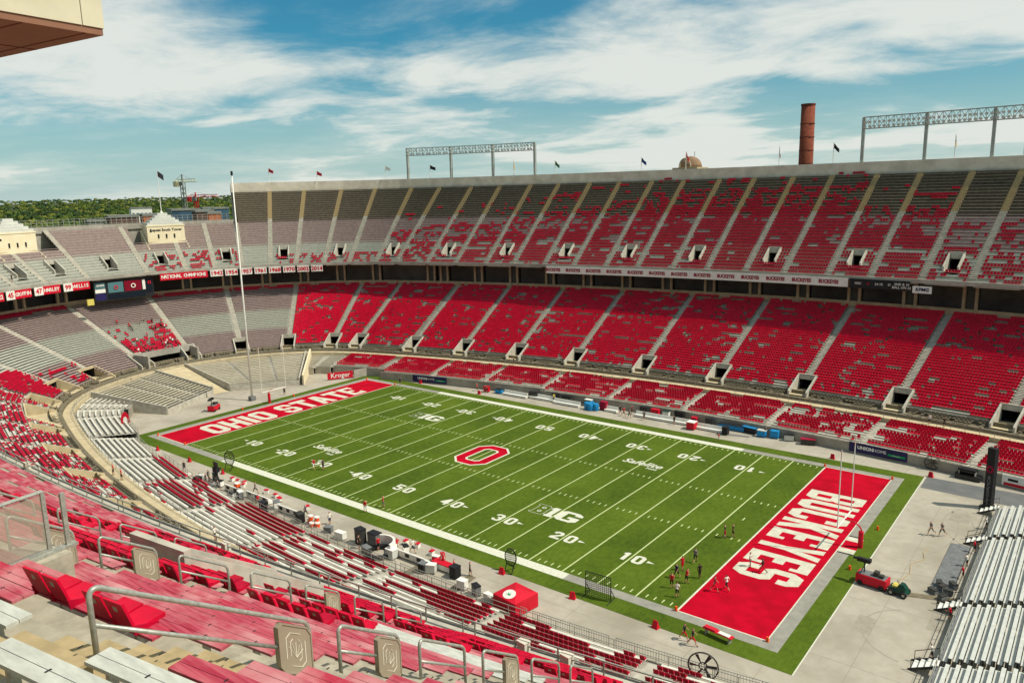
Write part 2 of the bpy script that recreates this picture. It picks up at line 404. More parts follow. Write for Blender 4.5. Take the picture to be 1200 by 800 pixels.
m.build('yard_lines', 'paint_line', TURF)
for s in (-1, 1): m = MB(); flat(m, s*42.98-.08, s*42.98+.08, -.45, .45, Z2); m.build('try_mark', 'paint_line', TURF)

c = 1.1
def octo(x0, x1, y0, y1, c): return [(x0+c,y0),(x1-c,y0),(x1,y0+c),(x1,y1-c),(x1-c,y1),(x0+c,y1),(x0,y1-c),(x0,y0+c)]
def ring(a, b): return [[a[i], a[(i+1) % 8], b[(i+1) % 8], b[i]] for i in range(8)]
GLY = {
 'O': (5, ring(octo(0,5,0,7,c), octo(1.7,3.3,1.4,5.6,.25))),
 'H': (5, [[(0,0),(1.7,0),(1.7,7),(0,7)],[(3.3,0),(5,0),(5,7),(3.3,7)],[(1.7,2.9),(3.3,2.9),(3.3,4.1),(1.7,4.1)]]),
 'I': (2.0, [[(0.1,0),(1.9,0),(1.9,7),(0.1,7)]]),
 'S': (5, [[(0,2.3),(0,c),(c,0),(5-c,0),(5,c),(5,3.2),(4.1,4.1),(1.7,4.1),(1.7,5.7),(3.4,5.7),(3.4,4.8),(5,4.8),(5,7-c),(5-c,7),(c,7),(0,7-c),(0,3.8),(.9,2.9),(3.4,2.9),(3.4,1.3),(1.7,1.3),(1.7,2.3)]]),
 'T': (5, [[(0,5.5),(5,5.5),(5,7),(0,7)],[(1.65,0),(3.35,0),(3.35,5.5),(1.65,5.5)]]),
 'A': (5, [[(0,0),(1.7,0),(2,1.6),(2.5,1.6),(2.5,2.9),(2.2,2.9),(2.5,4.9),(2.5,7),(1.4,7)],[(5,0),(3.6,7),(2.5,7),(2.5,4.9),(2.8,2.9),(2.5,2.9),(2.5,1.6),(3,1.6),(3.3,0)]]),
 'E': (4.8, [[(0,0),(4.8,0),(4.8,2),(3.8,2),(3.8,1.3),(1.7,1.3),(1.7,2.9),(3.4,2.9),(3.4,4.1),(1.7,4.1),(1.7,5.7),(3.8,5.7),(3.8,5),(4.8,5),(4.8,7),(0,7)]]),
 'B': (4.9, [[(0,0),(1.7,0),(1.7,7),(0,7)],[(1.7,0),(4,0),(4.9,.9),(4.9,1.2),(1.7,1.2)],[(3.3,1.2),(4.9,1.2),(4.9,3),(3.3,3)],[(1.7,3),(4.9,3),(4.5,3.5),(4.9,4),(1.7,4)],[(3.3,4),(4.9,4),(4.9,5.8),(3.3,5.8)],[(1.7,5.8),(4.9,5.8),(4.9,6.1),(4,7),(1.7,7)]]),
 'U': (5, [[(0,7),(0,c),(c,0),(5-c,0),(5,c),(5,7),(3.3,7),(3.3,1.4),(1.7,1.4),(1.7,7)]]),
 'C': (5, [[(5,2.4),(5,c),(5-c,0),(c,0),(0,c),(0,7-c),(c,7),(5-c,7),(5,7-c),(5,4.6),(3.4,4.6),(3.4,5.7),(1.7,5.7),(1.7,1.3),(3.4,1.3),(3.4,2.4)]]),
 'K': (5, [[(0,0),(1.7,0),(1.7,7),(0,7)],[(1.7,2.6),(3.2,0),(5,0),(3.2,3.7),(5,7),(3.2,7),(1.7,4.4)]]),
 'Y': (5, [[(1.65,0),(3.35,0),(3.35,3),(5,7),(3.3,7),(2.5,4.6),(1.7,7),(0,7),(1.65,3)]]),
 'G': (5, [[(5,3.6),(5,c),(5-c,0),(c,0),(0,c),(0,7-c),(c,7),(5-c,7),(5,7-c),(5,4.8),(3.4,4.8),(3.4,5.7),(1.7,5.7),(1.7,1.3),(3.4,1.3),(3.4,2.3),(2.6,2.3),(2.6,3.6)]]),
 '0': (5, ring(octo(0,5,0,7,c), octo(1.7,3.3,1.4,5.6,.25))),
 '1': (3, [[(.8,0),(2.6,0),(2.6,7),(1.2,7),(0,6),(0,4.9),(.8,5.2)]]),
 '2': (5, [[(0,0),(5,0),(5,1.5),(2.1,1.5),(5,4.2),(5,7-c),(5-c,7),(c,7),(0,7-c),(0,4.8),(1.6,4.8),(1.6,5.6),(3.3,5.6),(3.3,4.6),(0,1.6)]]),
 '3': (5, [[(0,2),(0,c),(c,0),(5-c,0),(5,c),(5,3),(4.5,3.5),(5,4),(5,7-c),(5-c,7),(c,7),(0,7-c),(0,5),(1.6,5),(1.6,5.7),(3.3,5.7),(3.3,4.1),(2,4.1),(2,2.9),(3.3,2.9),(3.3,1.3),(1.6,1.3),(1.6,2)]]),
 '4': (5, [[(2.8,0),(4.4,0),(4.4,1.6),(5,1.6),(5,2.9),(4.4,2.9),(4.4,7),(2.6,7),(0,2.9),(0,1.6),(2.8,1.6)]]),
 '5': (5, [[(0,2),(0,c),(c,0),(5-c,0),(5,c),(5,3.6),(4,4.5),(1.6,4.5),(1.6,5.6),(4.8,5.6),(4.8,7),(0,7),(0,3.2),(3.3,3.2),(3.3,1.3),(1.6,1.3),(1.6,2)]]),
}
def block_text(mb, txt, ox, oy, rx, ry, ux, uy, sx, sy, gap, z):
    """painted block letters: origin, right and up directions on the ground, metres per grid unit"""
    p = 0.0
    for ch in txt:
        if ch == ' ': p += 2.6; continue
        w, polys = GLY[ch]
        for pl in polys: mb.poly([(ox+rx*(x+p)*sx+ux*y*sy, oy+ry*(x+p)*sx+uy*y*sy, z) for x, y in pl])
        p += w+gap
    return p-gap
def text_units(txt, gap): return sum(2.6 if ch == ' ' else GLY[ch][0]+gap for ch in txt)-gap
for txt, ya, yb, xa, xb, dr in (('BUCKEYES', 14.7, -13.7, 46.85, 53.95, -1), ('OHIO STATE', -18.1, 17.2, -46.6, -53.2, 1)):
    W = text_units(txt, .75); p = 0
    for ch in txt:
        if ch == ' ': p += 2.6; continue
        mm = MB(); sx = abs(yb-ya)/W; sy = abs(xb-xa)/7
        block_text(mm, ch, xa, ya+dr*p*sx, 0, dr, (1 if xb > xa else -1), 0, sx, sy, 0, Z2)
        mm.build('letter', 'paint_letter', TURF); p += GLY[ch][0]+.75
# yard numbers
for k in range(-4, 5):
    x = k*9.144; val = str(50-10*abs(k))
    for s in (-1, 1):            # s=-1 near sideline, upright; s=+1 upside down
        mm = MB(); h = 1.95; sy = h/7; sx = 1.35/5
        for ch, off in ((val[0], -1), (val[1], 1)):
            w = GLY[ch][0]
            lx = (-.32-w*sx) if off < 0 else .32
            oy = s*18.2
            block_text(mm, ch, x-s*lx, oy, -s, 0, 0, -s, sx, sy, 0, Z3)
        if k:
            t_ = 1 if k > 0 else -1; lx = 2.0 if (t_*-s) > 0 else -2.0
            bx = x+t_*2.0; y = s*17.1
            mm.poly([(bx, y-.25, Z3), (bx+t_*.95, y, Z3), (bx, y+.25, Z3)])
        mm.build('yard_number', 'paint_white', TURF)
# centre logo: red block O with white keyline
mm = MB(); A_, B_ = octo(-3.3,3.3,-4.75,4.75,1.75), octo(-3.0,3.0,-4.45,4.45,1.62)
C_, D_ = octo(-1.45,1.45,-2.95,2.95,.55), octo(-1.15,1.15,-2.65,2.65,.45)
mm.mat(1)
for q in ring(A_, B_)+ring(C_, D_): mm.poly([(x,y,Z3) for x,y in q])
mm.mat(0)
for q in ring(B_, C_): mm.poly([(x,y,Z3) for x,y in q])
mm.build('centre_logo', ['paint_red','paint_white'], TURF)
# conference marks (outlined B, solid 1 and G) and sponsor script
for (cx, cy) in ((22.7, -12.0), (-22.4, 10.6)):
    mm = MB(); sx, sy = .42, .42; x0 = cx-3.6; y0 = cy-1.45
    bo = [(0,0),(4.3,0),(5.2,.9),(5.2,3.1),(4.9,3.5),(5.2,3.9),(5.2,6.1),(4.3,7),(0,7),(0,5.9),(.7,5.9),(.7,1.1),(0,1.1)]
    for a, b in zip(bo, bo[1:]+bo[:1]):
        d = Vector((b[0]-a[0], b[1]-a[1])).normalized(); nn = Vector((-d.y, d.x))*.17
        mm.poly([(x0+(a[0]+nn.x)*sx, y0+(a[1]+nn.y)*sy, Z4), (x0+a[0]*sx, y0+a[1]*sy, Z4), (x0+b[0]*sx, y0+b[1]*sy, Z4), (x0+(b[0]+nn.x)*sx, y0+(b[1]+nn.y)*sy, Z4)])
    for yy in (1.5, 4.3):
        for q in ring(octo(2.3,3.6,yy,yy+1.3,.2), octo(2.6,3.3,yy+.3,yy+1.0,.1)): mm.poly([(x0+x*sx, y0+y*sy, Z4+.002) for x, y in q])
    mm.poly([(x0+x*sx, y0+y*sy, Z4+.003) for x, y in [(5.7,0),(8.6,0),(8.6,1.2),(8.1,1.2),(8.1,7),(6.3,7),(5.5,6.1),(5.5,5.2),(6.2,5.4),(6.2,1.2),(5.7,1.2)]])
    block_text(mm, 'G', x0+9*sx, y0, 1, 0, 0, 1, 1.6*sx, sy, 0, Z4)
    mm.build('conference_logo', 'paint_white', TURF)
for cx, cy in ((-23.2, -12.1), (22.9, 10.7)):
    lettering('Safelite', 2.3, 'paint_white', (cx, cy, Z4), (1,0,0), (0,1,0), TURF, 'sponsor_logo', bold=.05, shear=.25)
    lettering('Field', .9, 'paint_white', (cx+2.2, cy-1.5 if cy < 0 else cy-1.4, Z4), (1,0,0), (0,1,0), TURF, 'sponsor_logo', bold=.02)
# pads of paint under the south goal post
mm = MB(); flat(mm, 54.9, 56.6, -1.1, 1.1, Z2); mm.build('goal_pad_paint', 'paint_red', TURF)
mm = MB(); flat(mm, 54.9, 56.6, -2.3, -1.1, Z2); flat(mm, 54.9, 56.6, 1.1, 2.3, Z2); mm.build('goal_pad_paint', 'paint_letter', TURF)
mm = MB(); flat(mm, 54.9, 56.6, -2.6, -2.3, Z2); flat(mm, 54.9, 56.6, 2.3, 2.6, Z2); mm.build('goal_pad_paint', 'black', TURF)

# ------------------------------------------------------------------ seating decks
def subtract(a, b, cuts):
    iv = [(a, b)]
    for c0, c1 in cuts:
        nv = []
        for x, y in iv:
            if c1 <= x or c0 >= y: nv.append((x, y)); continue
            if c0 > x: nv.append((x, c0))
            if c1 < y: nv.append((c1, y))
        iv = nv
    return [(x, y) for x, y in iv if y-x > 1e-4]
SEATW = 0.50
def seat_boxes(ps, d, z, flip, pr_w=0.44):
    """clip-on stadium chairs: pan and leaning back, one pair of boxes per seat; ps = centre angles"""
    ps = np.asarray(ps); n = len(ps)
    if n == 0: return np.zeros((0, 8, 3))
    rr = np.array([rad(p, d) for p in ps]); h = pr_w/2/rr
    def bx(dl, dh, z0, z1, lean):
        a = [PT(ps-h, dl, z0), PT(ps+h, dl, z0), PT(ps+h, dh, z0), PT(ps-h, dh, z0), PT(ps-h, dl+lean, z1), PT(ps+h, dl+lean, z1), PT(ps+h, dh+lean, z1), PT(ps-h, dh+lean, z1)]
        return np.stack(a, 1)
    return np.concatenate([bx(d-.40, d+.02, z+.02, z+.09, 0.0), bx(d+.01, d+.06, z+.05, z+.50, .11)])
def runs(n, dens, mean_gap=3.0):
    """seat occupancy along a row: gaps come in runs"""
    if dens <= 0: return np.zeros(n, bool)
    if dens >= .995: return np.ones(n, bool)
    outv = np.zeros(n, bool); i = 0; mean_on = mean_gap*dens/(1-dens)
    if mean_on < 2.5: mean_on = 2.5; mean_gap = mean_on*(1-dens)/dens
    on = RNG.random() < dens
    while i < n:
        k = 1+int(RNG.exponential(mean_on if on else mean_gap)); outv[i:i+k] = on; i += k; on = not on
    return outv
def deck_section(parent, pr, p0, p1, nrow, aisle_w, dens, bench_mats, tread_mats, bands, cuts=(), row0=0, seat_mat='seat_red', bench_individual=False, last_closed=True, step=1.9, gap=3.0):
    """one block of rows between two aisles: concrete steps, benches, clip-on seats"""
    mb = MB(); sm = MB(); ind = []
    bb = [MB() for _ in bench_mats]
    for i in range(row0, nrow):
        d, z = rowpos(pr, i); d2 = d+pr['pitch']; band = bands(i)
        mid = (p0+p1)/2
        a, b = p0+aisle_w/2/rad(p0, d), p1-aisle_w/2/rad(p1, d)
        cc = [(q-w/rad(q, d), q+w/rad(q, d)) for q, w, r0, r1 in cuts if r0 <= i < r1]
        for x, y in subtract(a, b, cc):
            ps = arc(x, y, step); mb.mat(band)
            mb.quads(strip(ps, d, z, d2, z)); mb.quads(strip(ps, d, z-pr['rise'], d, z))
            x2, y2 = x+.12/rad(mid, d), y-.12/rad(mid, d)
            if y2-x2 < .6/rad(mid, d): continue
            if bench_individual:
                one = MB(); sweep(one, arc(x2, y2, step), d+.34, d+.62, z+.36, z+.42); ind.append((one, band))
            else: sweep(bb[band], arc(x2, y2, step), d+.34, d+.62, z+.36, z+.42)
            rr = rad(mid, d+.5); n = int((y2-x2)*rr/SEATW)
            if n > 0:
                occ = runs(n, dens(i), gap) if callable(dens) else runs(n, dens, gap)
                fq = np.linspace(x2, y2, 60); fx, fy = PN(fq, d+.5); fs = np.concatenate([[0], np.cumsum(np.hypot(np.diff(fx), np.diff(fy)))]); n = int(fs[-1]/SEATW); occ = np.resize(occ, n) if n <= len(occ) else np.concatenate([occ, runs(n-len(occ), dens(i) if callable(dens) else dens, gap)]); pc = np.interp((np.arange(n)+.5)*fs[-1]/n, fs, fq)
                sm.boxes(seat_boxes(pc[occ], d+.60, z+.40, 0))
    sec = mb.build('seating_section', list(tread_mats), parent)
    if bench_individual:
        for one, band in ind: one.build('bench', bench_mats[band], sec)
    else:
        al = MB(); 
        for k, q in enumerate(bb):
            al.v += q.v; 
            for F in q.f: al.f.append([w+al.n for w in F] if isinstance(F, list) else F+al.n)
            al.m += [(k, t[1]) if isinstance(t, tuple) else k for t in q.m]; al.n += q.n
        if al.n: al.build('benches', list(bench_mats), sec, kind='stuff')
    if sm.n: sm.build('clip_on_seats', seat_mat, sec, kind='stuff')
    return sec
def aisle(parent, pr, psi, nrow, w, row0, mats, matsel, rail=False, name='aisle_stairs'):
    mb = MB()
    for i in range(row0, nrow):
        d, z = rowpos(pr, i); h = w/2/rad(psi, d); ps = np.array([psi-h, psi+h]); p2 = pr['pitch']/2; r2_ = pr['rise']/2
        mb.mat(matsel(i))
        mb.quads(strip(ps, d, z, d+p2, z)); mb.quads(strip(ps, d+p2, z, d+p2, z+r2_)); mb.quads(strip(ps, d+p2, z+r2_, d+2*p2, z+r2_)); mb.quads(strip(ps, d, z-r2_, d, z))
        for sgn in (-1, 1):
            a = PT(psi+sgn*h, d+p2, z); b = PT(psi+sgn*h, d+2*p2, z); mb.quads([[a, b, b+np.array([0,0,r2_]), a+np.array([0,0,r2_])]])
    if rail:
        mb.mat(len(mats)-1)
        for i in range(row0+1, nrow-1, 2):
            d, z = rowpos(pr, i); p = pt(psi, d, z); mb.bar(p, (p[0], p[1], p[2]+.86), .07)
            q = pt(psi, d+pr['pitch']*1.1, z+pr['rise']*1.1+.86); mb.bar((p[0], p[1], p[2]+.86), q, .06)
    return mb.build(name, mats, parent)
def vomitory(parent, pr, psi, w, r0, r1, zfloor, depth=4.0, wall=.9, front=None, mats=('concrete_light','dark_hole','walk_tan'), lift=.75):
    """stair mouth cut into the deck: sunlit pit with cheek walls, dark passage behind, lintel parapet"""
    mb = MB(); d0, _ = rowpos(pr, r0); d1, z1 = rowpos(pr, r1); d0 = front if front is not None else d0
    h = lambda d, ww=w: ww/rad(psi, d)
    zs = lambda d: pr['z0']+(d-pr['d0'])/pr['pitch']*pr['rise']
    dd = np.linspace(d0, d1, 5)
    for s in (-1, 1):
        t = 0.28
        for a, b in zip(dd[:-1], dd[1:]):
            A = [PT(psi+s*h(a), a, zfloor-.3), PT(psi+s*h(a, w+t), a, zfloor-.3), PT(psi+s*h(b, w+t), b, zfloor-.3), PT(psi+s*h(b), b, zfloor-.3)]
            ha_, hb_ = max(zs(a), zfloor)+lift, max(zs(b), zfloor)+lift
            top = [ha_, ha_, hb_, hb_]
            Bq = [np.array([q[0], q[1], tz]) for q, tz in zip(A, top)]
            mb.mat(0).boxes([A+Bq])
    ps = np.array([psi-h(d1, w+.28), psi+h(d1, w+.28)])
    zt = max(z1, zfloor+2.3)
    sweep(mb.mat(0), ps, d1-.25, d1, zt-.45, z1+lift)                               # lintel
    psi2 = np.array([psi-h(d1), psi+h(d1)])
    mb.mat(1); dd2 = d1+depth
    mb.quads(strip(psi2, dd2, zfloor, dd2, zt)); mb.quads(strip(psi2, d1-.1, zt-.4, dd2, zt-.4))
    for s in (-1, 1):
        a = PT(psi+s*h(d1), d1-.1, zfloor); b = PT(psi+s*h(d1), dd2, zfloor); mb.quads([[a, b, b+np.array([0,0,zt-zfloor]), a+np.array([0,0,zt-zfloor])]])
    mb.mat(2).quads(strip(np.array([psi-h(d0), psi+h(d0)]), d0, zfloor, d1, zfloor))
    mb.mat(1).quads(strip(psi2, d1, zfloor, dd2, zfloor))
    return mb.build('vomitory', list(mats), parent)
D = R
UP_PSI = [15.0, 13.5, 11.9, 10.3, 8.68, 7.14, 5.66, 4.0, 2.53, .9, -.6, -2.18, -3.65, -5.23, -6.7, -8.24, -9.7, -11.28, -12.73, -14.35, -15.9, -18.3, -24.3, -31.8, -38.6, -45.9, -52.5, -59.6, -66.1, -73.1, -82.4, -96.3, -106.3, -113.6, -120.5]
LO_PSI = [15.6, 12.6, 9.45, 6.32, 3.13, -.06, -3.2, -6.37, -9.27, -12.05, -14.8, -20.3, -30.5, -47.0, -63.5, -81.1, -98.7, -116.5, -133.0, -149.5, -160.5, -165.2, -167.95, -170.73, -173.63, -176.8, -179.94, -183.13, -186.32, -189.45]

# --- upper deck of the far side and the curved end
UD = thing('upper_deck', 'cantilevered upper seating deck sweeping round the far side above the dark concourse', 'grandstand')
def band_up(i): return 0 if i < 9 else (1 if i < 19 else 2)
NFULL, NLOW = 33, 19
def up_density(pmid):
    a = math.degrees(pmid)
    def fn(i):
        n = RNG.normal(0, .05)
        if a < -60: 
            if -82 < a < -60: return .45 if i < 7 else 0
            return 0.0
        if a < -24: return (.5 if i < 4 else 0) if a > -52 else 0
        if a < -15: top, base = 11+(a+24)*.5, .62
        elif a < -5: top, base = 14+(a+15)*1.3, .84
        elif a < 2.2: top, base = 28, .9
        elif a < 5.7: top, base = 21, .82
        else: top, base = 16, .58
        if i < top-7: return min(.97, base+n)
        if i < top: return base*.62+n
        if i < top+8: return .10 if a > -14 and a < 5 else .03
        return .025 if -6 < a < 4 else 0.0
    return fn
TM = ('band_green','band_mauve','band_dark'); BM = ('bench_pale','bench_mauve','bench_dark')
for k in range(len(UP_PSI)-1):
    p1, p0 = D(UP_PSI[k]), D(UP_PSI[k+1]); full = UP_PSI[k] > -59; nr = NFULL if full else NLOW
    mid = (p0+p1)/2; cuts = []
    if UP_PSI[k+1] == -96.3: pass
    has_v = (k % 2 == 1) if k <= 21 else (k in (23, 25, 27, 29, 30, 31, 32))
    if k in (22,): has_v = False
    if k in (21,): has_v = True
    if has_v and k < 33: cuts = [(mid, 1.35, 3, 7)]
    if UP_PSI[k] in (-73.1, -96.3): cuts = cuts+[(D(UP_PSI[k])-.045, 7.2, 12, 19)]
    sec = deck_section(UD, UPPER, p0, p1, nr, 1.25, up_density(mid), BM, TM, band_up, cuts, step=2.4, seat_mat='seat_dark' if True else 'seat_red')
    if has_v and k < 33:
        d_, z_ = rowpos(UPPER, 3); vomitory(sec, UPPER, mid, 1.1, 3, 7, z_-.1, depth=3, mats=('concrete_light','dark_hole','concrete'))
    tower = UP_PSI[k] in (-73.1, -106.3)
    aisle(sec, UPPER, p1, nr if not tower else 12, 1.25, 0, ['concrete_light','concrete_tan','steel'], lambda i: 1 if i > 19 else 0)
    # front fascia and guard rail
    fm = MB(); ps = arc(p0, p1, 2.4); sweep(fm.mat(0), ps, 28.2, 28.5, 22.72, 23.45); fm.mat(1)
    for q in np.linspace(p0, p1, max(2, int((p1-p0)*rad(mid, 28.3)/2.2)))[:-1]: a = pt(q, 28.35, 23.4); fm.bar(a, (a[0], a[1], 24.25), .05)
    for zz_ in (23.85, 24.25): sweep(fm, ps, 28.33, 28.37, zz_-.02, zz_+.02, False)
    fm.build('front_fascia', ['concrete','steel'], sec)
# rim wall, outer wall, soffit, end wall
mb = MB(); ps = arc(D(-59.6), D(15), 1.5); d_, z_ = rowpos(UPPER, NFULL)
sweep(mb, ps, d_, d_+.5, z_-.5, z_+2.3); mb.build('rim_wall', 'rim_white', UD)
mb = MB(); sweep(mb, ps, d_+.5, d_+1.3, -0.2, z_+1.1); mb.build('outer_wall', 'wall_grey', UD)
mb = MB(); dn, zn = rowpos(UPPER, NLOW); mb.poly([pt(D(-59.7), 28.3, 21.95), pt(D(-59.7), d_+1.3, 21.95), pt(D(-59.7), d_+1.3, z_+2.3), pt(D(-59.7), d_, z_+2.3), pt(D(-59.7), dn, zn+1.0)]); mb.build('end_wall', 'wall_grey', UD)
mb = MB(); ps2 = arc(D(-120.5), D(-59.8), 2.4); sweep(mb, ps2, dn, dn+.4, zn-1.0, zn+.5); sweep(mb, ps2, dn+.4, dn+1.0, -.2, zn-.4)
mb.build('rim_wall', 'concrete', UD)
mb = MB(); ps3 = arc(D(-120.5), D(15), 1.8); mb.quads(strip(ps3, 28.4, 22.72, 32, 22.3)); mb.quads(strip(ps3, 32, 22.3, 47, 27.0)); mb.build('soffit', 'soffit', UD)
# --- lower deck: the whole bowl below the concourse
LD = thing('lower_deck', 'long lower seating bowl with red seats wrapping the field between walkway and concourse', 'grandstand')
def band_lo(i): return 0
def band_north(i): return 1 if i < 10 else (0 if i < 21 else 1)
NLO = 35
def lo_density(a):
    if a > -47: return lambda i: (.88 if i > 4 else .8)+RNG.normal(0, .03)
    if a > -81: return lambda i: (.9 if i > 32 else 0.0)
    if a > -98: return lambda i: (.72 if 2 < i < 12 else (.12 if i < 20 else 0.0))
    if a > -116: return lambda i: (.9 if i > 32 else 0.0)
    if a > -133: return lambda i: (.42 if i < 3 else (.12 if i < 8 else 0))
    if a > -150: return lambda i: (.86 if i < 13 else 0.05)
    return lambda i: .72 if i < 17 else .45
LTM = ('concrete','band_mauve','band_green')
for k in range(len(LO_PSI)-1):
    p1, p0 = D(LO_PSI[k]), D(LO_PSI[k+1]); mid = (p0+p1)/2; a_ = math.degrees(mid)
    vw = 2.6 if a_ < -118 else 1.75; cuts = [(p1, vw, 0, 5), (p0, vw, 0, 5)]
    nm = -150 < a_ < -47
    tunnel = abs(a_+89.9) < 3
    if tunnel: cuts.append((D(-89.5), 5.6, 0, 4))
    sec = deck_section(LD, LOWER, p0, p1, NLO, 1.3, lo_density(a_), ('bench_pale','bench_mauve'), ('band_green' if nm else 'concrete','band_mauve'), band_north if nm else band_lo, cuts, step=2.6, seat_mat='seat_red' if a_ > -60 else 'seat_dark', gap=1.9)
    aisle(sec, LOWER, p1, NLO, 1.3, 5, ['concrete_light','steel'], lambda i: 0)
    nearv = a_ < -118
    vomitory(sec, LOWER, p1, 2.3 if nearv else 1.45, 0, 5, 3.95, depth=4, front=6.6, mats=('walk_tan' if nearv else 'concrete_light','dark_hole','walk_tan'), lift=.12 if nearv else .55)
    if tunnel:
        t = MB(); w_ = .16
        for s in (-1, 1): sweep(t.mat(0), np.array(sorted((D(-89.5)+s*w_, D(-89.5)+s*(w_+.012)))), 5.9, 11.0, 1.0, 6.6)
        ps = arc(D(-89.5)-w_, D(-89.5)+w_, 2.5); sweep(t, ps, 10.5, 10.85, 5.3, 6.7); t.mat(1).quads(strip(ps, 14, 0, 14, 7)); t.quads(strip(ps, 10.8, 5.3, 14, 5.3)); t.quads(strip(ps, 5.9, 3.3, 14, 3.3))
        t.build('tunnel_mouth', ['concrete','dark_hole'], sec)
# walkway, platform, back wall of the concourse, columns
psA = arc(D(-189.4), D(15.6), 1.6)
mb = MB(); mb.quads(strip(psA, WK, 3.2, 5.8, 3.2)); mb.quads(strip(psA, WK, 1.5, WK, 3.2)); mb.build('walkway', 'walk_tan', LD)
mb = MB(); mb.quads(strip(psA, 5.8, 3.2, 5.8, 3.75)); mb.quads(strip(psA, 5.8, 3.75, 7.8, 3.75)); mb.quads(strip(psA, 7.8, 3.75, 7.8, 4.6)); mb.build('wheelchair_platform', 'platform_brown', LD)
def along(p0, p1, d, spacing):
    """angles spaced evenly by arc length"""
    fine = np.linspace(p0, p1, 4000); x, y = PN(fine, d); s = np.concatenate([[0], np.cumsum(np.hypot(np.diff(x), np.diff(y)))])
    return np.interp(np.arange(0, s[-1], spacing), s, fine)
# folding chairs along the platform, built as one mass
chairs = MB()
for dd_ in (6.2, 7.1):
    for q in along(D(-189), D(15), dd_, .62):
        if RNG.random() < .2 or any(abs(q-D(w)) < 2.2/rad(q, 3) for w in LO_PSI): continue
        chairs.boxes(seat_boxes(np.array([q]), dd_+.4, 3.75+.40, 0))
chairs.build('platform_chairs', 'platform_brown', LD, kind='stuff')
# guard rails along the walkway
rl = MB()
for q in along(D(-189), D(15), WK+.1, 2.0):
    p = pt(q, WK+.1, 3.2); rl.bar(p, (p[0], p[1], 4.25), .05)
for zz_ in (3.75, 4.23): sweep(rl, arc(D(-189.4), D(15.6), 1.6), WK+.08, WK+.12, zz_-.025, zz_+.025, False)
rl.build('guard_rail', 'steel', LD)
dT, zT = rowpos(LOWER, NLO)
mb = MB(); sweep(mb, arc(D(-120), D(15.6), 1.6), dT+.05, dT+.35, zT-.4, zT+1.15); mb.build('concourse_parapet', 'column_tan', LD)
mb = MB(); ps = arc(D(-120), D(15.6), 1.6); mb.quads(strip(ps, 42, 10, 42, 27)); mb.quads(strip(ps, dT+.3, zT-.3, 42, zT-.3)); mb.build('concourse_wall', 'concourse_wall', LD)
for q in list(along(D(-118), D(15), 35, 10.4)):
    q = A0+.02 if abs(q-A0) < .02 else q
    cm_ = MB(); h = 1.05/rad(q, 35)
    for s in (-1, 1):
        e = .26/rad(q, 35); sweep(cm_.mat(0), np.array([q+s*h-e, q+s*h+e]), dT-.05, dT+.5, zT-.5, 23.2)
    sweep(cm_.mat(1), np.array([q-h, q+h]), dT+.5, dT+2.4, zT-.5, 23.2)
    cm_.build('column_bay', ['column_tan','steel_dark'], LD)

# --- front tier below the walkway
FRONT = dict(pitch=.96, rise=.145)
def front_stand(name, label, psis, nrows, dens, bench, seat, indiv=True, pitch=.96, rise=.10, gap=3.0, wallm='wall_grey', group=None, seat_w=1.0, aisle_m=('concrete_light','steel')):
    st = thing(name, label, 'grandstand', group=group)
    for k in range(len(psis)-1):
        p1, p0 = D(psis[k]), D(psis[k+1])
        nr = nrows if isinstance(nrows, int) else nrows[k]
        pr = dict(d0=WK-.08-nr*pitch, z0=2.55-nr*rise, pitch=pitch, rise=rise)
        sec = deck_section(st, pr, p0, p1, nr, 1.2, dens(k), (bench,), ('concrete',), lambda i: 0, bench_individual=indiv, seat_mat=seat, step=2.6, gap=gap)
        aisle(sec, pr, p1, nr, 1.2, 0, list(aisle_m), lambda i: 0)
        w = MB(); ps = arc(p0, p1, 2.0); sweep(w.mat(0), ps, pr['d0']-.25, pr['d0'], 0, pr['z0']+.12); w.mat(1)
        for q in along(p0, p1, pr['d0'], 2.0): a = pt(q, pr['d0']-.12, pr['z0']); w.bar(a, (a[0], a[1], a[2]+1.0), .05)
        for zz_ in (.5, 1.0): sweep(w, ps, pr['d0']-.15, pr['d0']-.1, pr['z0']+zz_-.025, pr['z0']+zz_+.025, False)
        w.build('front_wall', [wallm,'steel'], sec)
    return st
front_stand('front_stand', 'low front rows with red seats along the far sideline under the walkway', LO_PSI[0:12], [11]*7+[10, 10, 10, 8], lambda k: (lambda i: .84 if k != 3 else .7), 'bench_pale', 'seat_red', indiv=False)
def near_front(k):
    def fn(i):
        if k == 0: return 0.0
        if k == 1: return .97 if i < 2 else 0.0
        if k == 2: return .78 if i < 7 else .12
        if k == 3: return .98 if i < 4 else 0.02
        return [.72, .62, .66, .66, .66][min(k-4, 4)]
    return fn
front_stand('front_stand', 'low front rows of white benches and red seats along the near sideline', LO_PSI[21:], [8,9,10,11,11,11,11,11], near_front, 'white_bench', 'seat_dark', pitch=.9, rise=.19, gap=6.0)
front_stand('front_stand', 'curved white benches at the corner left of the end zone', [-133.5, -141.5, -149.5, -160.5, -165.2], [9, 9, 8, 8], lambda k: 0.0, 'white_bench', 'seat_dark')
front_stand('front_stand', 'short beige front rows between the white wall and red sign at far corner', [-20.5, -29.5, -38.5], [9, 10], lambda k: 0.0, 'beige_bench', 'seat_red')

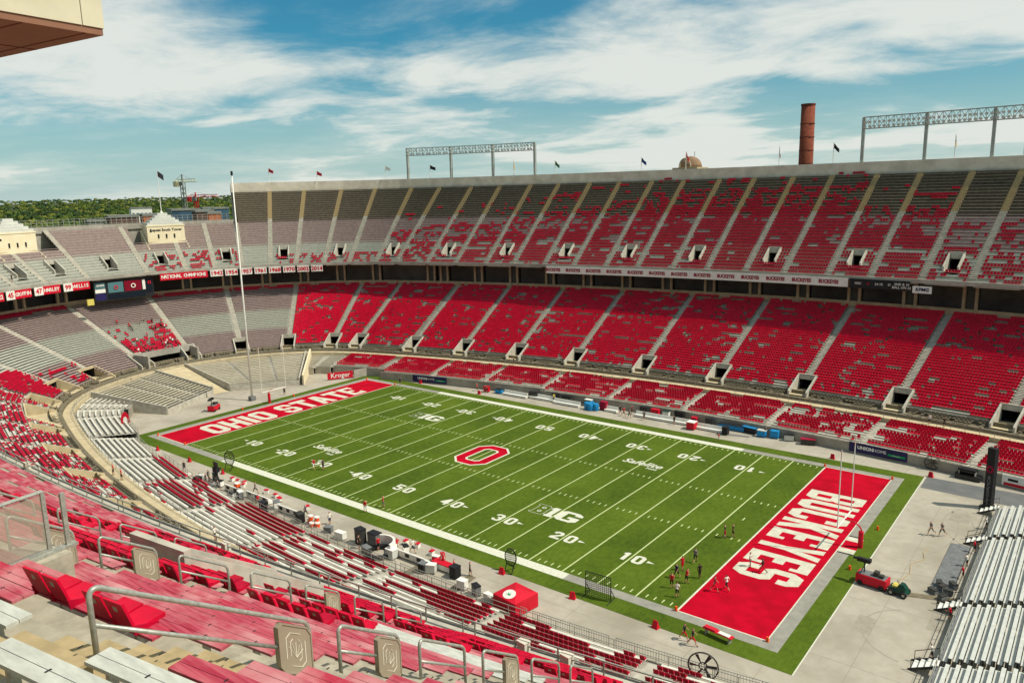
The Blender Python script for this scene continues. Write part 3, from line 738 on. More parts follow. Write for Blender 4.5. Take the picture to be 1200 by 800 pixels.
# straight bleacher blocks at the curved end, set between the walkway and the tunnel ramp
def bleacher(name, label, bl, br, fr, fl, nrows, zb, zf, m_bench, m_body, wall=True, splits=()):
    """back-left, back-right, front-right, front-left corners in plan"""
    t_ = thing(name, label, 'bleacher'); bl, br, fr, fl = [np.array(q, float) for q in (bl, br, fr, fl)]
    body = MB(); L = lambda a, b, k: a+(b-a)*k
    for i in range(nrows):
        k0, k1 = i/nrows, (i+1)/nrows; z = zf+(zb-zf)*k0; dz = (zb-zf)/nrows
        a, b, c2, d = L(fl, bl, k0), L(fr, br, k0), L(fr, br, k1), L(fl, bl, k1); P3 = lambda q, zz: (q[0], q[1], zz)
        body.quads([[P3(a,z), P3(b,z), P3(c2,z), P3(d,z)], [P3(a,z-dz), P3(b,z-dz), P3(b,z), P3(a,z)]])
        for s0, s1 in zip((0,)+tuple(splits), tuple(splits)+(1,)):
            s0, s1 = s0+.015, s1-.015
            q = [L(L(a,b,s), L(d,c2,s), kk) for kk in (.35,.75) for s in (s0, s1)]
            bm = MB(); bm.boxes([[P3(q[0],z+.34), P3(q[1],z+.34), P3(q[3],z+.34), P3(q[2],z+.34), P3(q[0],z+.42), P3(q[1],z+.42), P3(q[3],z+.42), P3(q[2],z+.42)]])
            bm.build('bench', m_bench, t_)
    body.build('stepped_base', m_body, t_)
    w = MB()
    for a, b in ((fl, bl), (fr, br)):
        dv = (b-a)/np.linalg.norm(b-a); nv = np.array([-dv[1], dv[0]])*.15
        w.boxes([[(a[0]-nv[0],a[1]-nv[1],0),(a[0]+nv[0],a[1]+nv[1],0),(b[0]+nv[0],b[1]+nv[1],0),(b[0]-nv[0],b[1]-nv[1],0),(a[0]-nv[0],a[1]-nv[1],zf+.75),(a[0]+nv[0],a[1]+nv[1],zf+.75),(b[0]+nv[0],b[1]+nv[1],zb+.7),(b[0]-nv[0],b[1]-nv[1],zb+.7)]])
    dv = (fr-fl)/np.linalg.norm(fr-fl); nv = np.array([-dv[1], dv[0]])*.1
    w.boxes([[(fl[0]-nv[0],fl[1]-nv[1],0),(fl[0]+nv[0],fl[1]+nv[1],0),(fr[0]+nv[0],fr[1]+nv[1],0),(fr[0]-nv[0],fr[1]-nv[1],0),(fl[0]-nv[0],fl[1]-nv[1],zf+.2),(fl[0]+nv[0],fl[1]+nv[1],zf+.2),(fr[0]+nv[0],fr[1]+nv[1],zf+.2),(fr[0]-nv[0],fr[1]-nv[1],zf+.2)]])
    w.build('side_wall', 'concrete_light', t_)
    g = MB(); n = 8
    for j in range(n+1):
        q = L(fl, fr, j/n); g.bar((q[0],q[1],zf), (q[0],q[1],zf+1.1), .05)
    for h in (.55, 1.1): g.bar((fl[0],fl[1],zf+h), (fr[0],fr[1],zf+h), .05)
    g.build('front_rail', 'steel', t_); return t_
pw = lambda a: PN(D(a), WK-.15)
bleacher('end_bleacher', 'beige bleacher block between the curved corner benches and the tunnel ramp', pw(-133.2), pw(-99.5), (-73.2, -2.6), (-66.6, -16.4), 17, 3.15, .9, 'beige_bench', 'concrete', splits=(.42, .72))
bleacher('end_bleacher', 'beige bleacher block right of the tunnel ramp behind the tall white pole', pw(-87.0), pw(-39.0), (-64.1, 12.9), (-72.6, 1.2), 16, 3.15, .9, 'beige_bench', 'concrete', splits=(.33, .68))
# ramp between the two blocks
m = MB(); a, b = pw(-99.3), pw(-87.2); m.quads([[(a[0],a[1],3.19),(b[0],b[1],3.19),(-72.8,1.0,.01),(-73.4,-2.4,.01)]]); structure(m.build('path', 'walk_tan'))

# --- near upper deck, the one underfoot
ND = thing('upper_deck', 'near upper deck of faded red and bare benches stepping down below the viewer', 'grandstand')
def near_psi(a): return D(-180-a)
NEAR = [14.6, 13.0, 11.9, 10.3, 8.68, 7.17, 5.66, 4.0, 2.5, .9, -.6, -2.2]
for k in range(1, len(NEAR)-1):
    p0, p1 = near_psi(NEAR[k]), near_psi(NEAR[k+1]); mid = (p0+p1)/2; hv = NEAR[k] in (7.17, 10.3)
    cuts = [(mid, 1.35, 5, 11)] if hv else []
    close = NEAR[k] <= 11.9 and NEAR[k] > 5
    nr = NFULL
    mb = MB(); ind = []; pr = UPPER
    for i in range(0, nr):
        d, z = rowpos(pr, i); d2 = d+pr['pitch']; ha = .62/rad(mid, d)
        cc = [(q-w/rad(mid, d), q+w/rad(mid, d)) for q, w, r0, r1 in cuts if r0 <= i < r1]
        for x, y in subtract(p0+ha, p1-ha, cc):
            ps = arc(x, y, .8); mb.mat(0); mb.quads(strip(ps, d, z, d2, z)); mb.quads(strip(ps, d, z-pr['rise'], d, z))
            x2, y2 = x+.1/rad(mid, d), y-.1/rad(mid, d)
            if NEAR[k] == 8.68 and i in (19, 20): x2 = max(x2, near_psi(8.52 if i == 19 else 8.25))
            if y2-x2 > .6/rad(mid, d): ind.append((i, x2, y2, d, z))
    sec = mb.build('seating_section', 'concrete_near', ND)
    for i, x2, y2, d, z in ind:
        alu = (7 <= i <= 9 and NEAR[k] > 8) or i >= 21
        mname = 'aluminium_near' if alu else ('plank_red' if (i*7+k*3) % 5 else 'plank_red2')
        bm = MB(); ps = arc(x2, y2, .5)
        sweep(bm.mat(0), ps, d+.30, d+.442, z+.36, z+.405); sweep(bm, ps, d+.450, d+.59, z+.36, z+.405)
        if close:
            bm.mat(1)
            for q in along(x2, y2, d+.45, 1.1)[0:]:
                sweep(bm, np.array([q-.012/rad(q, d), q+.012/rad(q, d)])+.5/rad(q, d), d+.42, d+.48, z+.405, z+.408)
            bm.mat(2)
            for q in along(x2, y2, d+.45, 1.8)[0:]: sweep(bm, np.array([q-.03/rad(q, d), q+.03/rad(q, d)])+.5/rad(q, d), d+.40, d+.50, z, z+.36)
        bm.build('bench', [mname,'rubber','steel'], sec)
        # clip-on seats on the lower rows
    aisle(sec, UPPER, p1 if False else p0, nr, 1.24, 0, ['concrete_near','concrete_tan'], lambda i: 1 if i > 18 else 0)
    fm = MB(); ps = arc(p0, p1, .8); sweep(fm.mat(0), ps, 28.0, 28.45, 21.8, 23.22); sweep(fm.mat(2), ps, 27.5, 28.0, 22.0, 22.95); fm.mat(1)
    for q in along(p0, p1, 27.95, 1.9): a = pt(q, 28.2, 23.2); fm.bar(a, (a[0], a[1], 23.85), .05)
    for zz_ in (23.52, 23.85): sweep(fm, ps, 28.17, 28.22, zz_-.025, zz_+.025, False)
    fm.build('front_parapet', ['concrete_light','steel','steel_dark'], sec)
    if hv:
        d_, z_ = rowpos(UPPER, 5); vomitory(sec, UPPER, mid, 1.1, 5, 11, z_-.1, depth=3, mats=('concrete_light','dark_hole','concrete'))
# clip-on chairs of the near deck: each one a part of its own
seatm = {}
def chair_mesh(mn):
    b = MB(); b.mat(0); w = .22
    b.boxes([[(-w,-.02,.02),(w,-.02,.02),(w,.42,.02),(-w,.42,.02),(-w,-.02,.07),(w,-.02,.07),(w,.42,.09),(-w,.42,.09)]])
    b.boxes([[(-w,-.06,.05),(w,-.06,.05),(w,-.02,.05),(-w,-.02,.05),(-w*.94,-.2,.50),(w*.94,-.2,.50),(w*.94,-.16,.50),(-w*.94,-.16,.50)]])
    b.mat(1)
    for s in (-1, 1): b.boxes([[(s*w-.015,-.07,-.02),(s*w+.015,-.07,-.02),(s*w+.015,.3,-.02),(s*w-.015,.3,-.02),(s*w-.015,-.1,.14),(s*w+.015,-.1,.14),(s*w+.015,.3,.02),(s*w-.015,.3,.02)]])
    b.mat(2); b.boxes([[(-.045,-.155,.33),(.045,-.155,.33),(.045,-.15,.33),(-.045,-.15,.33),(-.045,-.175,.41),(.045,-.175,.41),(.045,-.17,.41),(-.045,-.17,.41)]])
    return b.mesh('clip_on_seat', [mn,'seat_dark','plate'])
CH = [chair_mesh('seat_red'), chair_mesh('seat_dark')]
NEARSECS = [o for o in ND.children]
def near_chair(psi, d, z, parent):
    o = link('clip_on_seat', CH[0 if RNG.random() < .7 else 1], parent); x, y = PN(psi, d)
    o.location = (float(x), float(y), z); nx, ny = math.sin(psi), math.cos(psi)    # outward normal; chair faces the field
    o.rotation_euler[2] = math.atan2(-ny, -nx)-math.pi/2+RNG.normal(0, .02); return o
def chair_run(a0_, a1_, i, dens=.9):
    d, z = rowpos(UPPER, i); rr = R0+d; n = int(abs(D(a1_-a0_))*rr/.47); secs = NEARSECS
    occ = runs(n, dens, 3)
    for j in range(n):
        if not occ[j]: continue
        aa = a0_+(j+.5)*(a1_-a0_)/n
        if any(abs(aa-q)*math.pi/180*rr < .85 for q in NEAR): continue
        kk = [t for t in range(1, len(NEAR)-1) if NEAR[t+1] <= aa <= NEAR[t]]
        if not kk: continue
        near_chair(near_psi(aa), d+.56, z+.405, secs[kk[0]-1])
for i, dn in ((0,.95),(1,.95),(2,.9),(3,.85)): chair_run(7.2, 11.9, i, dn)
for i, dn in ((4,.75),(5,.4)): chair_run(7.2, 10.2, i, dn)
for i in range(0, 15): chair_run(5.7, 7.1, i, .5 if 5 <= i < 11 else .8)
for i in range(0, 10): chair_run(4.05, 5.6, i, .5)
chair_run(8.04, 8.21, 19, 1.0); chair_run(8.30, 8.47, 19, 1.0); chair_run(7.3, 7.8, 11, 1.0); chair_run(7.3, 7.75, 9, 1.0); chair_run(7.7, 8.0, 6, 1.0)

# ------------------------------------------------------------------ signs and boards hung on the front of the upper deck
def curve_board(name, label, a0_, a1_, zlo, zhi, mats, cat='sign', dd=27.95, th=.12, step=2.0, group=None, split=None):
    t_ = thing(name, label, cat, group=group); b = MB()
    if split:
        sweep(b.mat(0), arc(D(a0_), D(split), step), dd, dd+th, zlo, zhi); sweep(b.mat(1), arc(D(split), D(a1_), step), dd, dd+th, zlo, zhi)
    else: sweep(b, arc(D(a0_), D(a1_), step), dd, dd+th, zlo, zhi)
    b.build('panel', mats, t_); return t_
def on_curve(a, d, z):
    """frame on the deck front at angle a: origin, right (as read from the field), up"""
    p = pt(D(a), d, z); tx, ty = math.cos(D(a)), -math.sin(D(a)); return p, (tx, ty, 0), (0, 0, 1)
def curve_text(txt, a0_, a1_, d, z, size, m_, parent, bold=.02, stretch=1.0):
    """one mesh per word, letters set round the curve"""
    n = len(txt)
    for i, ch in enumerate(txt):
        if ch == ' ': continue
        a = a0_+(a1_-a0_)*(i+.5)/n; o, rt, up = on_curve(a, d, z)
        lettering(ch, size, m_, o, rt, up, parent, 'letter', bold=bold, sx=stretch)
nm = ['1942','1954','1957','1961','1968','1970','2002','2014']; step_ = (67.65-38.3)/8
for i, y_ in enumerate(nm):
    a = -67.65+i*step_; ww = step_*.84
    t_ = curve_board('year_sign', 'white sign reading %s in red, %s right of the long red banner' % (y_, ORD[i]), a, a+ww, 21.05, 22.75, ['white'], group='championship year signs')
    o, rt, up = on_curve(a+ww/2, 27.9, 21.85); lettering(y_, 1.45, 'red', o, rt, up, t_, bold=.05, sx=1.05)
t_ = curve_board('banner', 'long red banner reading NATIONAL CHAMPIONS in white', -79.9, -68.3, 21.0, 22.75, ['red']); curve_text('NATIONAL CHAMPIONS', -79.5, -68.7, 27.9, 21.85, 1.2, 'white', t_, bold=.04)
for nmb, nn, a, b in (('45','GRIFFIN',-117.35,-111.0), ('47','HARLEY',-110.25,-103.9), ('99','WILLIS',-103.1,-96.8)):
    sp = a+(b-a)*.34; t_ = curve_board('name_sign', 'white and red sign with number %s, %s' % (nmb, {'45':'leftmost whole one of the row','47':'middle of the three','99':'next to the video board'}[nmb]), a, b, 20.9, 22.75, ['white','red'], split=sp, group='retired number signs')
    o, rt, up = on_curve((a+sp)/2, 27.9, 21.8); lettering(nmb, 1.5, 'red', o, rt, up, t_, bold=.05)
    curve_text(nn, sp+.2, b-.3, 27.9, 21.8, 1.15, 'white', t_, bold=.03)
t_ = curve_board('name_sign', 'red sign end reading 22 cut by the picture edge', -121.5, -118.0, 20.9, 22.75, ['red']); o, rt, up = on_curve(-118.9, 27.9, 21.8); lettering('22', 1.3, 'white', o, rt, up, t_, bold=.04)
t_ = curve_board('ribbon_board', 'long white ribbon board with repeated red arched wordmarks', -9.55, 3.3, 21.25, 23.0, ['white'], step=1.0)
for k in range(13):
    a = -9.2+k*.985; o, rt, up = on_curve(a, 27.88, 22.1)
    lettering('BUCKEYES', 1.0, 'sign_maroon', o, rt, up, t_, 'wordmark', bold=.045, sx=.82)
t_ = curve_board('score_ribbon', 'black electronic score ribbon at the end of the white board', 3.35, 5.35, 21.2, 22.95, ['black'], step=1.0)
for a, s_, m_, z_ in ((3.65,'OSU','white',22.1), (4.0,'O','red',22.1), (4.35,'24-10','white',22.1), (4.7,'O','white',22.1), (5.1,'2ND & 10','white',22.3), (5.1,'BALL ON 25','white',21.7)):
    o, rt, up = on_curve(a, 27.88, z_); lettering(s_, .62, m_, o, rt, up, t_, bold=.01)
t_ = curve_board('sponsor_sign', 'small white sign reading KPMG below the upper deck', 5.45, 6.05, 20.9, 22.2, ['white']); o, rt, up = on_curve(5.75, 27.88, 21.55); lettering('KPMG', .85, 'navy', o, rt, up, t_, bold=.03, shear=.2)
# video board under the curved end
vb = thing('video_board', 'dark video board with teal and red panels under the curved upper deck', 'scoreboard'); b = MB()
P0 = np.array(pt(D(-95), 29.3, 0)); P1 = np.array(pt(D(-81.5), 29.3, 0))
def vquad(s0, s1, z0, z1, off):
    dv = (P1-P0)/np.linalg.norm(P1-P0); nv = np.array([-dv[1], dv[0], 0]); nv = nv if nv[0] > 0 else -nv
    a = P0+(P1-P0)*s0+nv*off; c2 = P0+(P1-P0)*s1+nv*off; e = nv*.12
    return [[(a[0],a[1],z0),(c2[0],c2[1],z0),(c2[0]-e[0]*3,c2[1]-e[1]*3,z0),(a[0]-e[0]*3,a[1]-e[1]*3,z0),(a[0],a[1],z1),(c2[0],c2[1],z1),(c2[0]-e[0]*3,c2[1]-e[1]*3,z1),(a[0]-e[0]*3,a[1]-e[1]*3,z1)]]
b.boxes(vquad(-.02, 1.02, 17.3, 22.2, 0)); b.build('housing', 'black', vb)
for s0, s1, z0, z1, m_ in ((.0,.17,20.4,21.9,'screen_teal'), (.0,.17,19.4,20.3,'white'), (.0,.17,17.6,19.3,'navy'), (.22,.48,19.2,21.7,'screen_teal'), (.5,.8,19.2,21.7,'screen_red'), (.82,.87,19.2,21.7,'white'), (.88,1.0,18.4,21.7,'screen_dark'), (.2,.86,17.6,18.9,'screen_dark')):
    b = MB(); b.boxes(vquad(s0, s1, z0, z1, .06)); b.build('panel', m_, vb)
dv = (P1-P0)/np.linalg.norm(P1-P0); q = P0+(P1-P0)*.65; lettering('O', 1.6, 'white', (q[0]+.25, q[1], 20.4), dv, (0,0,1), vb, 'emblem', bold=.03); q = P0+(P1-P0)*.35; lettering('O', 1.4, 'red', (q[0]+.25, q[1], 20.4), dv, (0,0,1), vb, 'emblem', bold=.03)
q = P0+(P1-P0)*.94; lettering('O', 1.1, 'red', (q[0]+.25, q[1], 20.8), dv, (0,0,1), vb, 'emblem', bold=.03)
q = P0+(P1-P0)*.085; lettering('OHIO', .7, 'white', (q[0]+.25, q[1], 21.2), dv, (0,0,1), vb, 'emblem', bold=.02)
tag(MB().__class__ and (lambda m_: (m_.box(-113.6, -113.2, -8.9, -7.4, 17.2, 18.6), m_.build('notice_board', 'sign_yellow'))[1])(MB()), 'small pale yellow notice left of the video board', 'sign')

# ------------------------------------------------------------------ field-level boards
def wall_board(name, label, p0, p1, z0, z1, m_, cat='sign'):
    t_ = thing(name, label, cat); b = MB(); b.bar((p0[0],p0[1],(z0+z1)/2), (p1[0],p1[1],(z0+z1)/2), .12, z1-z0); b.build('panel', m_, t_)
    rt = Vector((p1[0]-p0[0], p1[1]-p0[1], 0)).normalized(); nn = rt.cross(Vector((0,0,1))); return t_, rt, nn
for a0_, a1_, dw, lb in ((5.98, 7.74, -6.98, 'navy mortgage sign on the wall behind the red lettered end zone'), (-13.0, -11.2, -6.05, 'navy mortgage sign on the far corner wall beside the grey gate')):
    p0, p1 = pt(D(a0_), dw, 0), pt(D(a1_), dw, 0); t_, rt, nn = wall_board('wall_sign', lb, p0, p1, .25, 1.72, 'navy')
    L_ = (Vector(p1)-Vector(p0)).length; k_ = L_/14.8
    c0 = Vector(p0)+rt*(L_*.29)+nn*.08; lettering('UNION', 1.25*k_, 'white', (c0.x, c0.y, 1.05), rt, (0,0,1), t_, bold=.035)
    c0 = Vector(p0)+rt*(L_*.54)+nn*.08; lettering('HOME', 1.2*k_, 'white', (c0.x, c0.y, 1.05), rt, (0,0,1), t_)
    b = MB(); c0 = Vector(p0)+rt*(L_*.68)+nn*.08; c1 = Vector(p0)+rt*(L_*.97)+nn*.08; b.bar((c0.x,c0.y,.85), (c1.x,c1.y,.85), .02, .3); b.build('stripe', 'green_sign', t_)
    c0 = Vector(p0)+rt*(L_*.82)+nn*.1; lettering('MORTGAGE', .34*k_, 'white', (c0.x, c0.y, .84), rt, (0,0,1), t_)
p0, p1 = (-61.9, 19.0), (-58.9, 23.9); t_, rt, nn = wall_board('wall_sign', 'red sign with white script at the far corner of the end zone', p0, p1, .2, 1.75, 'red')
c0 = Vector((p0[0],p0[1],0)).lerp(Vector((p1[0],p1[1],0)), .5)+nn*.08; lettering('Kroger', 1.5, 'white', (c0.x,c0.y,1.0), rt, (0,0,1), t_, bold=.02)
b = MB(); b.bar((-58.8,24.1,.9), (-57.2,30.6,.9), .3, 1.8); b.bar((-57.2,30.6,.75), (-47.5,31.4,.75), .3, 1.5); tag(b.build('corner_wall', 'wall_grey'), 'plain grey wall at the far corner between the red sign and navy sign', 'wall')
b = MB(); pa, pb = (-63.3, 13.3), (-77.6, 26.6); b.boxes([[(pa[0]-.3,pa[1],0),(pa[0]+.3,pa[1],0),(pb[0]+.3,pb[1],0),(pb[0]-.3,pb[1],0),(pa[0]-.3,pa[1],2.3),(pa[0]+.3,pa[1],2.3),(pb[0]+.3,pb[1],4.4),(pb[0]-.3,pb[1],4.4)]]); tag(b.build('dividing_wall', 'cream'), 'tall sloping cream wall between two beige benches at the far corner', 'wall')
t_, rt, nn = wall_board('trailer_sign', 'long white and red sign panel below the far stand at right edge', pt(D(10.3), -6.98, 0), pt(D(13.2), -6.98, 0), .2, 1.7, 'white'); 
b = MB(); a = Vector(pt(D(10.35), -6.98, .45))+nn*.08; c2 = Vector(pt(D(13.2), -6.98, .45))+nn*.08; b.bar(a, c2, .02, .4); b.build('stripe', 'red', t_)
for k in range(7): 
    a = Vector(pt(D(10.45+k*.36), -6.98, 1.1))+nn*.08; b = MB(); b.bar(a, a+rt*1.2, .02, .35); b.build('stripe', 'black', t_)
pb = thing('pennant_board', 'tall red pennant shaped sign with white centre by the corner benches', 'sign', (-61.4, -26.9, 0)); b = MB(); zc = 2.2
pts = [(-.75*math.sin(2*math.pi*k/14), zc+1.75*math.cos(2*math.pi*k/14)) for k in range(14)]
b.extrude(pts, -.04, .04, lambda x, y, z: (x, z, y)); b.build('panel', 'red', pb)
b = MB(); b.extrude([(.5*x, zc+(y-zc)*.5) for x, y in pts], .042, .06, lambda x, y, z: (x, z, y)); b.extrude([(.5*x, zc+(y-zc)*.5) for x, y in pts], -.06, -.042, lambda x, y, z: (x, z, y)); b.build('emblem', 'white', pb)
b = MB(); b.tube([(0,0,0), (0,0,.6)], .05); b.build('post', 'steel', pb); pb.rotation_euler[2] = R(55)

# ------------------------------------------------------------------ rim furniture: light gantries, flags
def light_gantry(label, angs, zt, zb):
    t_ = thing('light_gantry', label, 'light tower'); pts = [pt(D(a), 59.4, 0) for a in angs]
    for p in pts:
        b = MB(); b.box(p[0]-.32, p[0]+.32, p[1]-.32, p[1]+.32, 40, zt); b.build('post', 'truss', t_)
    for (p, q) in zip(pts[:-1], pts[1:]):
        b = MB(); n = 8; A_, Q_ = Vector(p), Vector(q)
        for z in (zb, zt): 
            for o in (-.5, .5): b.bar((A_.x, A_.y+o, z), (Q_.x, Q_.y+o, z), .16)
        for k in range(n):
            a, c2 = A_.lerp(Q_, k/n), A_.lerp(Q_, (k+1)/n); b.bar((a.x,a.y-.5,zb), (c2.x,c2.y-.5,zt), .10); b.bar((a.x,a.y+.5,zt), (c2.x,c2.y+.5,zb), .10); b.bar((a.x,a.y-.5,zb), (a.x,a.y-.5,zt), .10)
        b.build('truss', 'truss', t_)
        n = 13
        for row in (0, 1):
            for k in range(n):
                a = A_.lerp(Q_, (k+.5)/n); z = zb+.55+row*.95; lm = MB()
                lm.tube([(a.x, a.y-.6, z), (a.x, a.y-.95, z-.18)], [.12, .34], 8); lm.build('floodlight', 'lamp_glass', t_)
    return t_
light_gantry('light gantry on four posts above the middle of the far rim', [-25.07, -17.08, -14.8, -12.58], 54.7, 52.6)
light_gantry('larger light gantry above the rim at right near the brick chimney', [1.87, 4.02, 6.14, 8.3, 10.4], 55.5, 53.0)
fl = [(-52.41,50,'flag_red',1), (-43.27,48.9,'flag_red',1), (-29.65,49.9,'flag_white',1), (-20.42,49.7,'flag_black',1), (-13.66,50.2,'flag_gold',0), (-11.51,49.5,'flag_green',.6), (-7.26,49.3,'flag_blue',.6), (-5.21,50.1,'flag_red',.3), (-1.25,50.3,'flag_maroon',0), (.84,50.4,'flag_black',.5), (5.01,50.7,'flag_gold',0), (7.09,49.3,'flag_maroon',0)]
fl_desc = ['red and white flag nearest the left end of the far rim','second red flag from the left end of the far rim','white flag on the rim just left of the four-post gantry','black pennant flag below the four-post gantry','gold limp flag under the four-post gantry near its last post','green flag on the rim right of the four-post gantry','blue flag on the rim left of the dome','red flag in front of the dome','maroon limp flag just left of the brick chimney','dark flag just right of the brick chimney','gold limp flag under the larger light gantry','maroon limp flag at the right edge of the rim']
for (a, zt, m_, fly), ds in zip(fl, fl_desc):
    p = pt(D(a), 58.9, 42.5); t_ = thing('flag', ds, 'flag', p, group='flags on the far rim'); h = zt-42.5
    b = MB(); b.tube([(0,0,0), (0,0,h)], [.11,.07], 6); b.build('pole', 'white', t_)
    b = MB(); L_ = 2.3; n = 6
    for k in range(n):
        def q(kk, top):
            s = kk/n; x = L_*s*(fly*.85+.12); drop = (1-fly*.75)*1.7*s+.35*s; y = .18*math.sin(s*7)
            return (x, y, h-.1-drop-(0 if top else 1.15*(1-.25*s)))
        b.quads([[q(k,0), q(k+1,0), q(k+1,1), q(k,1)]])
    me = b.build('cloth', m_, t_)
# ------------------------------------------------------------------ stair towers standing on the curved deck
def deck_tower(label, ang, flag, words):
    bx, by = PN(D(ang), 38.8); t_ = thing('stair_tower', label, 'building', (float(bx), float(by), 30.2)); t_.rotation_euler[2] = -D(ang)+math.pi    # local -y faces the field
    # local x along the deck, y outward is -; build in local space: front face at y=0, body extends to -y
    b = MB(); w, dpt, h = 4.7, 6.0, 4.2
    b.box(-w, w, -dpt, 0, -1.4, h); b.build('wall', 'cream', t_)
    b = MB(); b.box(-w-.12, w+.12, -dpt-.1, .12, h, h+.35); b.build('cornice', 'cream', t_)
    for k in range(5):
        s = 1-.17*(k+.3); rb = MB(); rb.box(-w*s, w*s, -dpt*.5-dpt*.5*s, -dpt*.5+dpt*.5*s, h+.35+k*.62, h+.35+(k+1)*.62); rb.build('roof_step', 'roof_pale', t_)
    for x in (-2.0, 0.0, 2.0):
        wm = MB(); wm.box(x-.22, x+.22, -.02, .03, 1.0, 2.1); wd = wm.build('window', 'black', t_)
        sm_ = MB(); sm_.box(x-.3, x+.3, -.02, .07, .88, 1.0); sm_.build('sill', 'cream', wd)
    wm = MB(); wm.box(3.6, 4.1, -.02, .03, 2.7, 3.2); wm.build('window', 'black', t_)
    for s in (-1, 1):
        pm = MB(); pm.boxes([[(s*(w+.15),-dpt,-3),(s*(w+.5),-dpt,-3),(s*(w+.5),2.2,-3),(s*(w+.15),2.2,-3),(s*(w+.15),-dpt,3.2),(s*(w+.5),-dpt,3.2),(s*(w+.5),2.2,-1.6),(s*(w+.15),2.2,-1.6)]]); pm.build('wing_wall', 'cream', t_)
    if words:
        lettering(words, .95, 'black', (0, .04, 3.2), (-1,0,0), (0,0,1), t_, bold=.03)
    if flag:
        b = MB(); b.tube([(0,-dpt/2,h+3.3), (0,-dpt/2,h+4.0)], [.5,.15], 8); b.tube([(0,-dpt/2,h+3.6), (0,-dpt/2,18.8)], [.11,.06], 6); b.build('flag_pole', 'white', t_)
        b = MB()
        for k in range(5):
            q = lambda kk, top: (-kk*.3, -dpt/2+.15*math.sin(kk), 18.7-kk*.22-(0 if top else 1.5)); b.quads([[q(k,0), q(k+1,0), q(k+1,1), q(k,1)]])
        b.build('flag', 'flag_black', t_)
    return t_
deck_tower('cream stair tower with stepped roof, lettering and a flagpole on the curved deck', -74.8, True, 'Repeat South Tower')
deck_tower('cream stair tower with stepped pale roof cut by the left picture edge', -105.0, False, '')
# fence along the back of the curved deck
b = MB(); dn, zn = rowpos(UPPER, NLOW)
for q in along(D(-118), D(-60.5), dn+.2, 1.3): p = pt(q, dn+.2, zn); b.bar(p, (p[0],p[1],zn+2.2), .09)
for z in (.8, 1.5, 2.2): sweep(b, arc(D(-118), D(-60.5), 2.4), dn+.17, dn+.22, zn+z-.04, zn+z+.04, False)
tag(b.build('rim_fence', 'steel'), 'open metal fence along the back of the curved deck', 'fence')

# ------------------------------------------------------------------ beyond the stadium
ch = thing('chimney', 'tall round brick chimney rising behind the far rim', 'chimney', (-22.6, 225.8, 0)); b = MB(); b.tube([(0,0,-.3), (0,0,40), (0,0,71.0)], [3.0,2.75,2.55], 24); smooth(b.build('shaft', 'brick', ch))
for z in (44, 49, 54, 59, 64): b = MB(); b.tube([(0,0,z), (0,0,z+.35)], [2.76,2.74], 24); b.build('band', 'brick_band', ch)
b = MB(); b.tube([(0,0,71), (0,0,71.6)], [2.7,2.7], 24); b.build('cap', 'brick_band', ch)
db = thing('domed_building', 'pale rotunda with a round stone top showing above the rim', 'building', (-50.9, 182.6, 0)); b = MB(); b.tube([(0,0,-.3), (0,0,48.4)], [4.6,4.6], 20); b.build('drum', 'stone_warm', db)
b = MB(); b.tube([(0,0,48.4+4.0*math.sin(t)) for t in np.linspace(0, 1.5, 8)], [4.2*math.cos(t)+.01 for t in np.linspace(0, 1.5, 8)], 20); smooth(b.build('dome', 'dome_copper', db))
b = MB(); b.box(-4.9, 4.9, -4.9, 4.9, 47.4, 48.3); b.build('cornice', 'stone_warm', db)
b = MB(); b.tube([(2.2*math.cos(t), -4.55, 48.5+3.0*math.sin(t)) for t in np.linspace(0, math.pi, 12)], .3, 6); b.build('arch_trim', 'stone_warm', db)
for x in (-1.6, 1.6): b = MB(); b.tube([(x,0,52.2), (x,0,54.0)], .12, 6); b.build('mast', 'steel', db)
def building(name, label, x0, y0, w, dpt, h, wallm, rot, rows, cols, roofm='far_grey', winm='glass_blue'):
    t_ = thing(name, label, 'building', (x0, y0, 0), rot); b = MB(); b.box(-w/2, w/2, -dpt/2, dpt/2, -.3, h); b.build('wall', wallm, t_)
    b = MB(); b.box(-w/2-.3, w/2+.3, -dpt/2-.3, dpt/2+.3, h, h+.8); b.build('roof', roofm, t_)
    for r_ in range(rows):
        for c_ in range(cols):
            wx = -w/2+(c_+.5)*w/cols; z = h-3.0-r_*4.2; b = MB(); b.box(wx-w/cols*.3, wx+w/cols*.3, -dpt/2-.08, -dpt/2+.05, z-1.8, z); b.build('window', winm, t_)
    return t_
TR = R(70)
building('brick_tower', 'narrow orange brick tower between the curved deck and tall far deck', -196, 75.5, 4.4, 5, 35.8, 'brick_orange', TR, 3, 2)
building('campus_building', 'blue glass building below the tower crane', -238, 87, 11, 14, 36.8, 'glass_blue', TR, 2, 5)
building('campus_building', 'dark brown building behind the orange brick tower', -217, 83.5, 6.5, 10, 36.2, 'brown_wall', TR, 2, 3)
building('campus_building', 'low brown building just left of the stair tower flagpole', -221, 53, 10, 12, 35.4, 'brown_wall', TR, 1, 6)
building('campus_building', 'orange brick wall showing behind the stair tower flagpole', -217, 62.5, 7.5, 10, 35.6, 'brick_orange', TR, 1, 4)
building('campus_building', 'teal glass block seen against the end of the tall deck', -264.5, 120, 7, 10, 36.6, 'glass_blue', TR, 2, 3)
building('campus_building', 'white block topped roof beyond the dark brown building', -250, 104.5, 3.4, 8, 37.0, 'white', TR, 1, 2)
building('campus_building', 'small white hall in the trees at the far left', -460, 180, 13, 12, 36.2, 'white', TR, 1, 5)
building('campus_building', 'small pale shed behind the fence of the curved deck', -224, 44.5, 5.5, 6, 34.0, 'far_grey', TR, 1, 3)
